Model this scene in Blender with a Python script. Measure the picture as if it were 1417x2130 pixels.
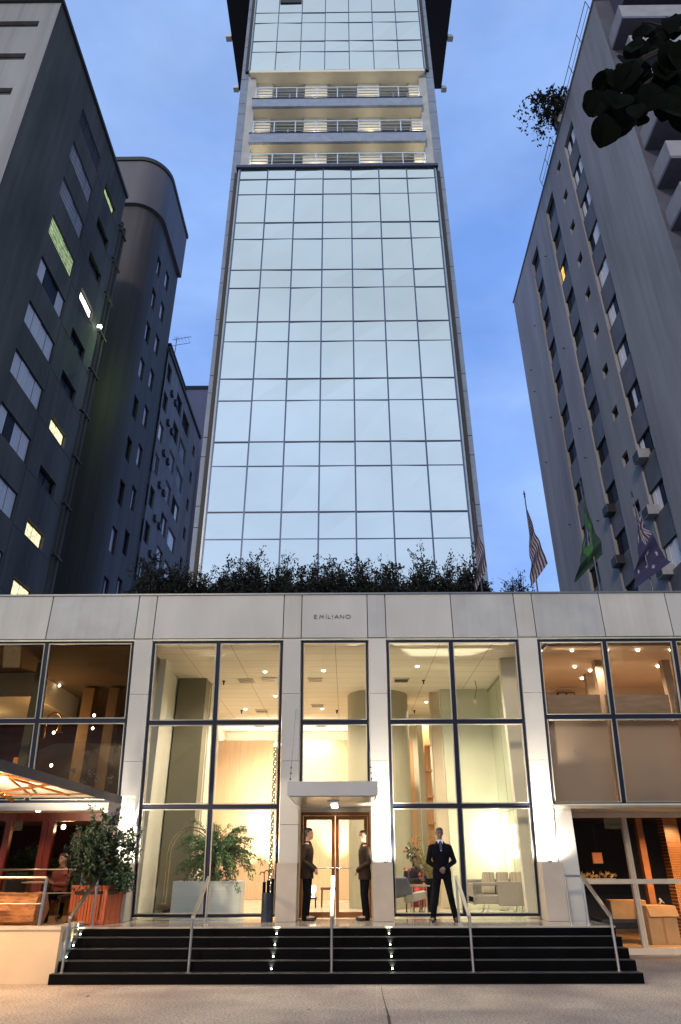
import bpy, math, random
import numpy as np
from mathutils import Vector, Matrix, noise as mnoise
R_=math.radians
scene=bpy.context.scene
for o in list(bpy.data.objects): bpy.data.objects.remove(o)
COL=scene.collection

# ------------------------------------------------------------------ camera
FPX=1420.0; CAMZ=1.81
def cam_rot(p,y,r):
    cp,sp=math.cos(p),math.sin(p);cy,sy=math.cos(y),math.sin(y);cr,sr=math.cos(r),math.sin(r)
    Rz=np.array([[cy,-sy,0],[sy,cy,0],[0,0,1]]);Rx=np.array([[1,0,0],[0,cp,-sp],[0,sp,cp]]);Ry=np.array([[cr,0,sr],[0,1,0],[-sr,0,cr]])
    return Rz@Rx@Ry
CR=cam_rot(R_(27.35),R_(.40),R_(.18)); CC=np.array([0,0,CAMZ])
cd=bpy.data.cameras.new('camera'); cam=bpy.data.objects.new('camera',cd); COL.objects.link(cam)
M=Matrix.Identity(4)
for i in range(3):
    M[i][0]=CR[i][0]; M[i][1]=CR[i][2]; M[i][2]=-CR[i][1]; M[i][3]=CC[i]
cam.matrix_world=M
cd.sensor_fit='VERTICAL'; cd.sensor_height=36.0; cd.lens=36.0*FPX/2130; cd.clip_end=2000; cd.clip_start=.05
scene.camera=cam

# ------------------------------------------------------------------ sky, dusk light, exposure
SUN_EL=R_(18); SUN_AZ=R_(197)      # low sun behind the photographer
w=bpy.data.worlds.new('World'); scene.world=w; w.use_nodes=True
nt=w.node_tree; nt.nodes.clear(); N=nt.nodes.new; L=nt.links.new
out=N('ShaderNodeOutputWorld'); bg=N('ShaderNodeBackground')
sky=N('ShaderNodeTexSky'); sky.sky_type='NISHITA'; sky.sun_disc=False
sky.sun_elevation=SUN_EL; sky.sun_rotation=SUN_AZ; sky.air_density=1.0; sky.dust_density=.6; sky.ozone_density=4.0
tint=N('ShaderNodeMix'); tint.data_type='RGBA'; tint.blend_type='MULTIPLY'; tint.inputs[0].default_value=1; tint.inputs[7].default_value=(.60,.92,1.75,1)
L(sky.outputs[0],tint.inputs[6])
tc=N('ShaderNodeTexCoord'); mp=N('ShaderNodeMapping'); mp.inputs['Scale'].default_value=(1,1,2.2)
L(tc.outputs['Generated'],mp.inputs[0])
nz=N('ShaderNodeTexNoise'); nz.inputs['Scale'].default_value=1.7; nz.inputs['Detail'].default_value=6; nz.inputs['Roughness'].default_value=.55
L(mp.outputs[0],nz.inputs['Vector'])
cr=N('ShaderNodeValToRGB'); cr.color_ramp.elements[0].position=.36; cr.color_ramp.elements[1].position=.72
cr.color_ramp.elements[0].color=(0,0,0,1); cr.color_ramp.elements[1].color=(.62,.62,.62,1)
L(nz.outputs[0],cr.inputs[0])
cl=N('ShaderNodeMix'); cl.data_type='RGBA'; cl.blend_type='MIX'; cl.inputs[7].default_value=(4.4,5.9,8.6,1)
# high thin dusk veil: pale towards the sunset behind the photographer, blue ahead
sx=N('ShaderNodeSeparateXYZ'); L(tc.outputs['Generated'],sx.inputs[0])
mr=N('ShaderNodeMapRange'); mr.interpolation_type='SMOOTHSTEP'; mr.inputs[1].default_value=-.55; mr.inputs[2].default_value=.25; mr.inputs[3].default_value=1; mr.inputs[4].default_value=0
L(sx.outputs[1],mr.inputs[0])
veil=N('ShaderNodeMix'); veil.data_type='RGBA'; veil.inputs[6].default_value=(2.1,3.95,8.6,1); veil.inputs[7].default_value=(6.2,7.5,7.7,1); L(mr.outputs[0],veil.inputs[0])
v2=N('ShaderNodeMix'); v2.data_type='RGBA'; v2.inputs[0].default_value=.72; L(tint.outputs[2],v2.inputs[6]); L(veil.outputs[2],v2.inputs[7])
nz2=N('ShaderNodeTexNoise'); nz2.inputs['Scale'].default_value=3.2; nz2.inputs['Detail'].default_value=5; nz2.inputs['Roughness'].default_value=.6; L(mp.outputs[0],nz2.inputs['Vector'])
mr2=N('ShaderNodeMapRange'); mr2.inputs[1].default_value=.3; mr2.inputs[2].default_value=.7; mr2.inputs[3].default_value=.86; mr2.inputs[4].default_value=1.08; L(nz2.outputs[0],mr2.inputs[0])
cm=N('ShaderNodeVectorMath'); cm.operation='SCALE'; L(cl.outputs[2],cm.inputs[0]); L(mr2.outputs[0],cm.inputs['Scale'])
L(cr.outputs[0],cl.inputs[0]); L(v2.outputs[2],cl.inputs[6]); L(cm.outputs[0],bg.inputs[0])
bg.inputs[1].default_value=.13
L(bg.outputs[0],out.inputs[0])
sd=bpy.data.lights.new('sun','SUN'); sd.energy=1.35; sd.angle=R_(6); sd.color=(1,.78,.56)
sun=bpy.data.objects.new('sun',sd); COL.objects.link(sun)
dv=Vector((math.sin(SUN_AZ)*math.cos(SUN_EL),math.cos(SUN_AZ)*math.cos(SUN_EL),math.sin(SUN_EL)))
sun.rotation_euler=dv.to_track_quat('Z','Y').to_euler()
scene.view_settings.view_transform='Standard'; scene.view_settings.look='None'
scene.view_settings.exposure=0.0; scene.view_settings.gamma=1
scene.render.resolution_x=681; scene.render.resolution_y=1024
scene.render.engine='CYCLES'
scene.cycles.max_bounces=8; scene.cycles.transparent_max_bounces=16; scene.cycles.sample_clamp_indirect=6

# ------------------------------------------------------------------ pixel -> 3-D
def ray(px,py): return CR@np.array([(px-708.5)/FPX,1,-(py-1065)/FPX])
def onpl(px,py,p0,n):
    d=ray(px,py); n=np.array(n,float); return CC+d*(((np.array(p0,float)-CC)@n)/(d@n))
def aty(px,py,Y): return onpl(px,py,(0,Y,0),(0,1,0))
def atx(px,py,X): return onpl(px,py,(X,0,0),(1,0,0))
def atz(px,py,Z): return onpl(px,py,(0,0,Z),(0,0,1))

# ------------------------------------------------------------------ materials
MATS={}
def mat(name,col,rough=.6,metal=0,var=.12,scale=4,bump=0,bscale=60,spec=.5,stretch=(1,1,1),coat=0,trans=0,col2=None,detail=4,streak=0):
    if name in MATS: return MATS[name]
    m=bpy.data.materials.new(name); m.use_nodes=True; MATS[name]=m
    t=m.node_tree; b=t.nodes['Principled BSDF']
    b.inputs['Roughness'].default_value=rough; b.inputs['Metallic'].default_value=metal
    b.inputs['Specular IOR Level'].default_value=spec; b.inputs['Coat Weight'].default_value=coat
    b.inputs['Transmission Weight'].default_value=trans
    c=t.nodes.new('ShaderNodeTexCoord'); mpn=t.nodes.new('ShaderNodeMapping'); mpn.inputs['Scale'].default_value=stretch
    t.links.new(c.outputs['Object'],mpn.inputs[0])
    n=t.nodes.new('ShaderNodeTexNoise'); n.inputs['Scale'].default_value=scale; n.inputs['Detail'].default_value=detail
    t.links.new(mpn.outputs[0],n.inputs['Vector'])
    mx=t.nodes.new('ShaderNodeMix'); mx.data_type='RGBA'
    c2=col2 or tuple(min(1,x*(1+var)) for x in col)
    mx.inputs[6].default_value=tuple(x*(1-var) for x in col)+(1,); mx.inputs[7].default_value=tuple(c2)+(1,)
    rp=t.nodes.new('ShaderNodeMapRange'); rp.inputs[1].default_value=.3; rp.inputs[2].default_value=.7
    t.links.new(n.outputs[0],rp.inputs[0]); t.links.new(rp.outputs[0],mx.inputs[0])
    if streak:
        m3=t.nodes.new('ShaderNodeMapping'); m3.inputs['Scale'].default_value=(2.2,2.2,.07); n3=t.nodes.new('ShaderNodeTexNoise'); n3.inputs['Scale'].default_value=1; n3.inputs['Detail'].default_value=7; n3.inputs['Roughness'].default_value=.65
        r3=t.nodes.new('ShaderNodeMapRange'); r3.inputs[1].default_value=.38; r3.inputs[2].default_value=.58; r3.inputs[3].default_value=1-streak; r3.inputs[4].default_value=1; v3=t.nodes.new('ShaderNodeVectorMath'); v3.operation='SCALE'
        t.links.new(c.outputs['Object'],m3.inputs[0]); t.links.new(m3.outputs[0],n3.inputs['Vector']); t.links.new(n3.outputs[0],r3.inputs[0]); t.links.new(mx.outputs[2],v3.inputs[0]); t.links.new(r3.outputs[0],v3.inputs['Scale']); t.links.new(v3.outputs[0],b.inputs['Base Color'])
    else: t.links.new(mx.outputs[2],b.inputs['Base Color'])
    if bump:
        n2=t.nodes.new('ShaderNodeTexNoise'); n2.inputs['Scale'].default_value=bscale; n2.inputs['Detail'].default_value=3
        t.links.new(mpn.outputs[0],n2.inputs['Vector'])
        bp=t.nodes.new('ShaderNodeBump'); bp.inputs['Strength'].default_value=bump; bp.inputs['Distance'].default_value=.01
        t.links.new(n2.outputs[0],bp.inputs['Height']); t.links.new(bp.outputs[0],b.inputs['Normal'])
    return m
def emi(name,col,st):
    if name in MATS: return MATS[name]
    m=bpy.data.materials.new(name); m.use_nodes=True; MATS[name]=m; t=m.node_tree; t.nodes.clear()
    o=t.nodes.new('ShaderNodeOutputMaterial'); e=t.nodes.new('ShaderNodeEmission'); e.inputs[0].default_value=tuple(col)+(1,); e.inputs[1].default_value=st
    c=t.nodes.new('ShaderNodeTexCoord'); n=t.nodes.new('ShaderNodeTexNoise'); n.inputs['Scale'].default_value=5; n.inputs['Detail'].default_value=4
    mr=t.nodes.new('ShaderNodeMapRange'); mr.inputs[1].default_value=.3; mr.inputs[2].default_value=.7; mr.inputs[3].default_value=st*.5; mr.inputs[4].default_value=st*1.3
    t.links.new(c.outputs['Object'],n.inputs['Vector']); t.links.new(n.outputs[0],mr.inputs[0]); t.links.new(mr.outputs[0],e.inputs[1])
    t.links.new(e.outputs[0],o.inputs[0]); return m
def glass(name,tint=(1,1,1),ior=1.5,mul=1.0,rough=.0):
    if name in MATS: return MATS[name]
    m=bpy.data.materials.new(name); m.use_nodes=True; MATS[name]=m; t=m.node_tree; t.nodes.clear()
    o=t.nodes.new('ShaderNodeOutputMaterial'); a=t.nodes.new('ShaderNodeBsdfTransparent'); a.inputs[0].default_value=tuple(tint)+(1,)
    g=t.nodes.new('ShaderNodeBsdfGlossy'); g.inputs['Roughness'].default_value=rough
    f=t.nodes.new('ShaderNodeLayerWeight'); f.inputs[0].default_value=.5
    pw=t.nodes.new('ShaderNodeMath'); pw.operation='POWER'; pw.inputs[1].default_value=4
    mu=t.nodes.new('ShaderNodeMath'); mu.operation='MULTIPLY_ADD'; mu.inputs[1].default_value=.9*mul; mu.inputs[2].default_value=((ior-1)/(ior+1))**2*mul; mu.use_clamp=True
    t.links.new(f.outputs['Facing'],pw.inputs[0])
    x=t.nodes.new('ShaderNodeMixShader'); t.links.new(pw.outputs[0],mu.inputs[0]); t.links.new(mu.outputs[0],x.inputs[0])
    t.links.new(a.outputs[0],x.inputs[1]); t.links.new(g.outputs[0],x.inputs[2]); t.links.new(x.outputs[0],o.inputs[0]); return m

# ------------------------------------------------------------------ object helpers
def tag(o,label=None,cat=None,group=None,kind=None):
    if label: o['label']=label
    if cat: o['category']=cat
    if group: o['group']=group
    if kind: o['kind']=kind
    return o
def thing(name,loc,label,cat,group=None,kind=None):
    o=bpy.data.objects.new(name,None); COL.objects.link(o); o.location=loc; o.empty_display_size=.2
    return tag(o,label,cat,group,kind)
def origin(p):
    v=Vector((0,0,0))
    while p is not None: v=v+Vector(p.location); p=p.parent
    return v
def ident(u,v,w): return (u,v,w)
class MB:
    def __init__(s,T=ident): s.v=[];s.f=[];s.m=[];s.T=T;s.smooth=False;s.mi=0
    def pt(s,p): s.v.append(tuple(float(c) for c in s.T(*p))); return len(s.v)-1
    def face(s,pts):
        s.f.append([s.pt(p) for p in pts]); s.m.append(s.mi); return s
    def box(s,a0,a1,b0,b1,c0,c1):
        i=len(s.v)
        for c in (c0,c1):
            for b in (b0,b1):
                for a in (a0,a1): s.pt((a,b,c))
        for q in ((0,2,3,1),(4,5,7,6),(0,1,5,4),(2,6,7,3),(0,4,6,2),(1,3,7,5)):
            s.f.append([i+k for k in q]); s.m.append(s.mi)
        return s
    def hexa(s,P):
        i=len(s.v)
        for p in P: s.pt(p)
        for q in ((0,2,3,1),(4,5,7,6),(0,1,5,4),(2,6,7,3),(0,4,6,2),(1,3,7,5)):
            s.f.append([i+k for k in q]); s.m.append(s.mi)
        return s
    def tube(s,pts,r,n=8,cap=True):
        P=[Vector(p) for p in pts]; k=len(P); rr=r if isinstance(r,(list,tuple)) else [r]*k
        rings=[]; prev=None
        for i in range(k):
            d=(P[min(i+1,k-1)]-P[max(i-1,0)]).normalized()
            if prev is None:
                a=Vector((0,0,1)) if abs(d.z)<.9 else Vector((1,0,0)); x=d.cross(a).normalized()
            else: x=(prev-d*prev.dot(d)).normalized()
            prev=x; y=d.cross(x)
            rings.append([s.pt(P[i]+(x*math.cos(2*math.pi*j/n)+y*math.sin(2*math.pi*j/n))*rr[i]) for j in range(n)])
        for a,b in zip(rings,rings[1:]):
            for j in range(n): s.f.append([a[j],a[(j+1)%n],b[(j+1)%n],b[j]]); s.m.append(s.mi)
        if cap:
            s.f.append(rings[0][::-1]); s.f.append(rings[-1]); s.m+= [s.mi,s.mi]
        return s
    def lathe(s,c,prof,n=16,ax=(1,1)):
        c=Vector(c); rings=[]
        for r,z in prof: rings.append([s.pt((c.x+r*ax[0]*math.cos(2*math.pi*j/n),c.y+r*ax[1]*math.sin(2*math.pi*j/n),c.z+z)) for j in range(n)])
        for a,b in zip(rings,rings[1:]):
            for j in range(n): s.f.append([a[j],a[(j+1)%n],b[(j+1)%n],b[j]]); s.m.append(s.mi)
        s.f.append(rings[0][::-1]); s.f.append(rings[-1]); s.m+=[s.mi,s.mi]
        return s
    def rings(s,R,closed=True):
        I=[[s.pt(p) for p in r] for r in R]; n=len(R[0])
        for a,b in zip(I,I[1:]):
            for j in range(n): s.f.append([a[j],a[(j+1)%n],b[(j+1)%n],b[j]]); s.m.append(s.mi)
        if closed: s.f.append(I[0][::-1]); s.f.append(I[-1]); s.m+=[s.mi,s.mi]
        return s
    def loft(s,L,n=20,p=2.0):
        # L: (center xyz, rx, ry)
        R=[]
        for c,rx,ry in L:
            r=[]
            for j in range(n):
                a=2*math.pi*j/n; ca,sa=math.cos(a),math.sin(a)
                r.append((c[0]+rx*math.copysign(abs(ca)**(2/p),ca),c[1]+ry*math.copysign(abs(sa)**(2/p),sa),c[2]))
            R.append(r)
        return s.rings(R)
    def cap(s,a,b,ra,rb,n=10):
        # rounded tapered capsule, for fusing
        a=Vector(a);b=Vector(b);d=(b-a); L_=d.length; d=d.normalized() if L_>1e-6 else Vector((0,0,1))
        pts=[];rr=[]
        for t in (-1,-.8,-.45,0): pts.append(a+d*t*ra); rr.append(ra*math.sqrt(max(0.0025,1-t*t)))
        for t in (0,.45,.8,1): pts.append(b+d*t*rb); rr.append(rb*math.sqrt(max(0.0025,1-t*t)))
        return s.tube(pts,rr,n)
    def build(s,name,mats,parent=None,smooth=False,bevel=0,**kw):
        o_=origin(parent); me=bpy.data.meshes.new(name)
        me.from_pydata([(x-o_.x,y-o_.y,z-o_.z) for x,y,z in s.v],[],s.f)
        if not isinstance(mats,(list,tuple)): mats=[mats]
        for m in mats: me.materials.append(m)
        if len(mats)>1: me.polygons.foreach_set('material_index',s.m)
        if smooth: me.polygons.foreach_set('use_smooth',[True]*len(me.polygons))
        me.update(); o=bpy.data.objects.new(name,me); COL.objects.link(o); o.parent=parent
        if bevel:
            b=o.modifiers.new('bevel','BEVEL'); b.width=bevel; b.segments=2; b.limit_method='ANGLE'
        return tag(o,**kw)
def fuse(mb,vox=.008,smooth=4):
    """join overlapping closed shapes into one continuous surface, returned as MB"""
    me=bpy.data.meshes.new('tmp'); me.from_pydata(mb.v,[],mb.f); o=bpy.data.objects.new('tmp',me); COL.objects.link(o)
    r=o.modifiers.new('r','REMESH'); r.mode='VOXEL'; r.voxel_size=vox
    if smooth:
        q=o.modifiers.new('s','SMOOTH'); q.iterations=smooth; q.factor=.5
    dg=bpy.context.evaluated_depsgraph_get(); ev=o.evaluated_get(dg); m2=ev.to_mesh()
    out=MB(); out.v=[tuple(v.co) for v in m2.vertices]; out.f=[list(p.vertices) for p in m2.polygons]; out.m=[0]*len(out.f)
    ev.to_mesh_clear(); bpy.data.objects.remove(o); bpy.data.meshes.remove(me); return out
def wall(mb,u0,u1,v0,v1,holes,depth):
    """front face at w=0 of the frame with rectangular holes and reveals of the given depth"""
    us=sorted({u0,u1,*[h[0] for h in holes],*[h[1] for h in holes]}); vs=sorted({v0,v1,*[h[2] for h in holes],*[h[3] for h in holes]})
    us=[u for u in us if u0<=u<=u1]; vs=[v for v in vs if v0<=v<=v1]
    for a,b in zip(us,us[1:]):
        run=None
        for c,d in zip(vs,vs[1:]):
            mu,mv=(a+b)/2,(c+d)/2
            if any(h[0]<mu<h[1] and h[2]<mv<h[3] for h in holes):
                continue
            mb.face([(a,c,0),(b,c,0),(b,d,0),(a,d,0)])
    for h in holes:
        a,b,c,d=h[:4]; e=-depth
        mb.face([(a,c,0),(a,d,0),(a,d,e),(a,c,e)]); mb.face([(b,c,0),(b,c,e),(b,d,e),(b,d,0)])
        mb.face([(a,c,0),(a,c,e),(b,c,e),(b,c,0)]); mb.face([(a,d,0),(b,d,0),(b,d,e),(a,d,e)])
    return mb
def spot(name,loc,target,e,col,ang=60,blend=.6,r=.05,parent=None):
    l=bpy.data.lights.new(name,'SPOT'); l.energy=e; l.color=col; l.spot_size=R_(ang); l.spot_blend=blend; l.shadow_soft_size=r
    o=bpy.data.objects.new(name,l); COL.objects.link(o); o.location=Vector(loc)-origin(parent); o.parent=parent
    o.rotation_euler=(Vector(loc)-Vector(target)).to_track_quat('Z','Y').to_euler(); return o
def point(name,loc,e,col,r=.06,parent=None):
    l=bpy.data.lights.new(name,'POINT'); l.energy=e; l.color=col; l.shadow_soft_size=r
    o=bpy.data.objects.new(name,l); COL.objects.link(o); o.location=Vector(loc)-origin(parent); o.parent=parent; return o
WARM=(1,.74,.45); CREAM=(1,.88,.70); AMBER=(1,.5,.2)
rnd=random.Random(4)
# ------------------------------------------------------------------ materials of the city
m_side=mat('paving',(.36,.30,.25),.75,var=.10,scale=1.2,bump=.5,bscale=140)
m_stone=mat('pale_stone',(.42,.40,.37),.55,var=.11,scale=1.1,detail=8,bump=.08,bscale=90,stretch=(1,1,.35))
m_pier=mat('tower_stone',(.17,.21,.30),.5,var=.14,scale=2.2,bump=.05)
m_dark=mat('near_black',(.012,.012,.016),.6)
m_lwall=mat('shaded_stained_wall',(.080,.074,.070),.85,var=.45,scale=.45,streak=.26,bump=.1,stretch=(1,1,.3),detail=8)  # stain streaks; the side's shade is put into the base colour
m_lfront=mat('lit_render_front',(.26,.26,.27),.85,var=.15,scale=.4,streak=.2,stretch=(1,1,.3),detail=8)  # brighter light on the front is put into the base colour
m_cwall=mat('curved_render_wall',(.062,.057,.066),.75,var=.3,scale=.45,streak=.26,stretch=(1,1,.12),detail=7)
m_mwall=mat('mid_render_wall',(.18,.18,.21),.85,var=.25,scale=.4,streak=.2,stretch=(1,1,.3),detail=8)
m_rwall=mat('right_render_wall',(.28,.28,.305),.85,var=.2,scale=.5,streak=.13,bump=.08,stretch=(1,1,.25),detail=8)
m_spand=mat('spandrel_panel',(.115,.12,.14),.7,var=.2,scale=1)
m_white=mat('white_paint',(.62,.62,.60),.6,var=.08,scale=2)
m_blind=mat('pale_blind',(.60,.58,.66),.7,var=.18,scale=2.5,stretch=(1,8,.2))
m_blindb=mat('bright_blind',(.85,.86,.95),.6,var=.08,scale=2,stretch=(1,8,.2))
m_pane=mat('dark_pane',(.007,.007,.012),.4,var=.3,scale=1,spec=.05)
m_frame=mat('dark_metal_frame',(.03,.035,.045),.4,metal=.4)
m_roofedge=mat('roof_edge_dark',(.03,.032,.04),.7)
m_grille=mat('window_grille',(.10,.10,.13),.5,metal=.3)
e_green=emi('lit_green_room',(.62,.85,.42),.75); e_yel=emi('lit_yellow_room',(1,.92,.55),1.3); e_hot=emi('lit_bright_room',(1,1,.85),5); e_or=emi('lit_orange_room',(1,.5,.12),1.6)

# ------------------------------------------------------------------ ground
b=MB()
n=24
for i in range(n):
    for j in range(n):
        x0,x1=-300+600*i/n,-300+600*(i+1)/n; y0,y1=-200+700*j/n,-200+700*(j+1)/n
        b.face([(x0,y0,0),(x1,y0,0),(x1,y1,0),(x0,y1,0)])
def paving():
    m=bpy.data.materials.new('sidewalk_granite'); m.use_nodes=True; t=m.node_tree; bs=t.nodes['Principled BSDF']; NN=t.nodes.new; LL=t.links.new
    c=NN('ShaderNodeTexCoord'); bs.inputs['Roughness'].default_value=.7
    n1=NN('ShaderNodeTexNoise'); n1.inputs['Scale'].default_value=30; n1.inputs['Detail'].default_value=6; n1.inputs['Roughness'].default_value=.75
    n2=NN('ShaderNodeTexNoise'); n2.inputs['Scale'].default_value=.55; n2.inputs['Detail'].default_value=8
    for q in (n1,n2): LL(c.outputs['Object'],q.inputs['Vector'])
    r=NN('ShaderNodeValToRGB'); E=r.color_ramp.elements; E[0].position=.36; E[0].color=(.13,.095,.085,1); E[1].position=.56; E[1].color=(.68,.53,.38,1)
    LL(n1.outputs[0],r.inputs[0])
    r2=NN('ShaderNodeValToRGB'); r2.color_ramp.elements[0].position=.35; r2.color_ramp.elements[0].color=(.60,.57,.62,1); r2.color_ramp.elements[1].position=.65; r2.color_ramp.elements[1].color=(1.0,1.0,1.0,1)
    LL(n2.outputs[0],r2.inputs[0])
    mx=NN('ShaderNodeMix'); mx.data_type='RGBA'; mx.blend_type='MULTIPLY'; mx.inputs[0].default_value=1; LL(r.outputs[0],mx.inputs[6]); LL(r2.outputs[0],mx.inputs[7])
    br=NN('ShaderNodeTexBrick'); br.inputs['Color1'].default_value=(1,1,1,1); br.inputs['Color2'].default_value=(.94,.93,.95,1); br.inputs['Mortar'].default_value=(1.25,1.22,1.15,1)
    br.inputs['Scale'].default_value=1; br.inputs['Mortar Size'].default_value=.004; br.inputs['Brick Width'].default_value=.635; br.inputs['Row Height'].default_value=2.6; br.offset=.0
    mp2=NN('ShaderNodeMapping'); mp2.inputs['Rotation'].default_value=(0,0,R_(2)); LL(c.outputs['Object'],mp2.inputs[0]); LL(mp2.outputs[0],br.inputs['Vector'])
    m2=NN('ShaderNodeMix'); m2.data_type='RGBA'; m2.blend_type='MULTIPLY'; m2.inputs[0].default_value=1; LL(mx.outputs[2],m2.inputs[6]); LL(br.outputs[0],m2.inputs[7]); LL(m2.outputs[2],bs.inputs['Base Color'])
    bp=NN('ShaderNodeBump'); bp.inputs['Strength'].default_value=.35; bp.inputs['Distance'].default_value=.003; LL(n1.outputs[0],bp.inputs['Height']); LL(bp.outputs[0],bs.inputs['Normal'])
    return m
b.build('sidewalk',paving(),kind='structure')

# ------------------------------------------------------------------ tower
TY=22.2; TX0,TX1=-5.06,4.52
tower=thing('tower',(-.27,TY,0),'tall narrow hotel tower with mirrored glass grid and three lit balcony floors','tower')
TT=lambda u,v,w:(u,TY-w,v)
def tower_glass():
    m=bpy.data.materials.new('mirror_glass'); m.use_nodes=True; t=m.node_tree; t.nodes.clear(); NN=t.nodes.new; LL=t.links.new
    o=NN('ShaderNodeOutputMaterial'); g=NN('ShaderNodeBsdfGlossy'); g.inputs['Roughness'].default_value=.03; g.inputs[0].default_value=(.90,.89,.84,1)
    d=NN('ShaderNodeBsdfDiffuse'); d.inputs[0].default_value=(.10,.14,.17,1); x=NN('ShaderNodeMixShader'); x.inputs[0].default_value=.86
    c=NN('ShaderNodeTexCoord'); nz=NN('ShaderNodeTexNoise'); nz.inputs['Scale'].default_value=.8; nz.inputs['Detail'].default_value=2
    bp=NN('ShaderNodeBump'); bp.inputs['Strength'].default_value=.05; bp.inputs['Distance'].default_value=.05
    LL(c.outputs['Object'],nz.inputs['Vector']); LL(nz.outputs[0],bp.inputs['Height']); LL(bp.outputs[0],g.inputs['Normal'])
    LL(d.outputs[0],x.inputs[1]); LL(g.outputs[0],x.inputs[2]); LL(x.outputs[0],o.inputs[0]); return m
m_tg=tower_glass()
m_mull=mat('blue_grey_mullion',(.05,.085,.17),.4,metal=.3); m_mulld=mat('dark_floor_line',(.02,.03,.08),.5)
cols=[TX0+(TX1-TX0)*i/7 for i in range(8)]
darks=[31.66-3.06*k for k in range(8)]; 
zs=[]  # (z, kind)
for k in range(8): zs+= [(31.66-3.06*k,'d'),(31.66-3.06*k-1.09,'l')]
lev=[32.45]+[z for z,k in zs]
up=[40.72,42.45,43.5,45.36,46.42,48.3,49.4,51.3,52.4,54.3,55.4,57.3]
def bands(levels,kindf):
    for a,bz in zip(levels,levels[1:]):
        hi,lo=max(a,bz),min(a,bz)
        g=MB(TT)
        for i in range(7):
            q=[rnd.uniform(-.012,.012) for _ in range(4)]
            if hi>48 and i==1 and lo<48 : pass
            g.face([(cols[i]+.02,lo+.02,q[0]),(cols[i+1]-.02,lo+.02,q[1]),(cols[i+1]-.02,hi-.02,q[2]),(cols[i]+.02,hi-.02,q[3])])
        g.build('glass_band',m_tg,tower)
bands(lev,None); bands(up,None)
g=MB(TT)
for x in cols:
    MB(TT).box(x-.03,x+.03,9,32.45,-.1,.018).build('mullion',m_mull,tower); MB(TT).box(x-.024,x+.024,40.72,57.3,-.1,.018).build('mullion',m_mull,tower)
for z,k in zs+[(z,'d' if i%2==1 else 'l') for i,z in enumerate(up[1:])]:
    MB(TT).box(TX0-.02,TX1+.02,z-(.032 if k=='d' else .02),z+(.032 if k=='d' else .02),-.1,.016).build('floor_line' if k=='d' else 'transom',m_mulld if k=='d' else m_mull,tower)
# edges of the glass box, coping, core
g=MB(TT)
for s,x in ((-1,TX0),(1,TX1)):
    a,b_=(x-.10,x-.035) if s<0 else (x+.035,x+.10)
    g.box(a,b_,9,32.4,-.35,.0); g.box(a,b_,40.75,57.3,-.35,.0)
g.build('edge_trim',mat('light_trim',(.28,.33,.40),.35,metal=.2),tower)
MB(TT).box(TX0-.2,TX1+.2,32.45,32.62,-.64,.12).build('coping',m_mulld,tower)
g=MB(TT).box(TX0-.3,TX1+.3,7.1,32.4,-9,-.15); g.box(TX0-.3,TX1+.3,40.9,57.4,-9,-.15); g.box(TX0-.3,TX1+.3,32.4,40.9,-9,-1.3)
g.build('core',m_dark,tower)
# stone piers of stacked panels
for s in (-1,1):
    x0,x1=((-5.56,-5.17) if s<0 else (4.63,5.04)); g=MB(TT); z=8.0
    js=sorted([31.66-3.06*k+.42 for k in range(-9,9)]+[31.66-3.06*k-.47 for k in range(-9,9)]); js=[j for j in js if 8<j<57.5]
    js=[8]+js+[57.5]
    for a,c in zip(js,js[1:]): g.box(x0+(0 if s<0 else 0),x1,a+.015,c-.015,-1.8,-.28)
    g.build('stone_pier',m_pier,tower)
    MB(TT).box(x0+.02,x1-.02,8,57.4,-9,-.32).build('pier_joint_backing',m_dark,tower)
# balcony floors
m_bal=mat('balcony_stone',(.22,.27,.37),.6,var=.12,scale=3,bump=.06); m_cream=mat('cream_render',(.66,.62,.52),.6,var=.05,scale=2); m_pier2=mat('pale_cheek_stone',(.36,.37,.38),.6,var=.12,scale=2); m_rail=mat('white_rail',(.55,.62,.72),.35,metal=.5)
def bx(px,y,Y): return aty(px,y,Y)[0]
BX0,BX1=-4.72,4.22
open_x=[(-3.85,-2.05),(-.82,.86),(2.05,3.70)]
opens=[]
for zf,zt in ((32.6,34.5),(35.15,37.45),(38.05,40.5)):
    BWT=lambda u,v,w:(u,22.84-w,v); g=MB(BWT)
    wall(g,TX0-.2,TX1+.2,zf-.1,zt+.05,[(a,c,zf-.02,zt+.02) for a,c in open_x],.55)
    for a,c in ((TX0-.2,0),(TX1+.2,0)): pass
    g.build('balcony_wall',m_cream,tower)
    for a,c in open_x:
        f=MB(BWT); mid=(a+c)/2; zh=zt-.12
        for u in (a,mid-.04,c-.07): f.box(u,u+.07 if u!=mid-.04 else u+.08,zf,zh,-.54,-.44)
        f.box(a,c,zh-.1,zh,-.538,-.442); f.box(a,c,zf+1.5,zf+1.56,-.537,-.443)
        fo=f.build('balcony_door',m_white,tower)
        MB(BWT).box(a,c,zf-.02,zt,-.6,-.55).build('pane',m_pane,fo)
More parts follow.
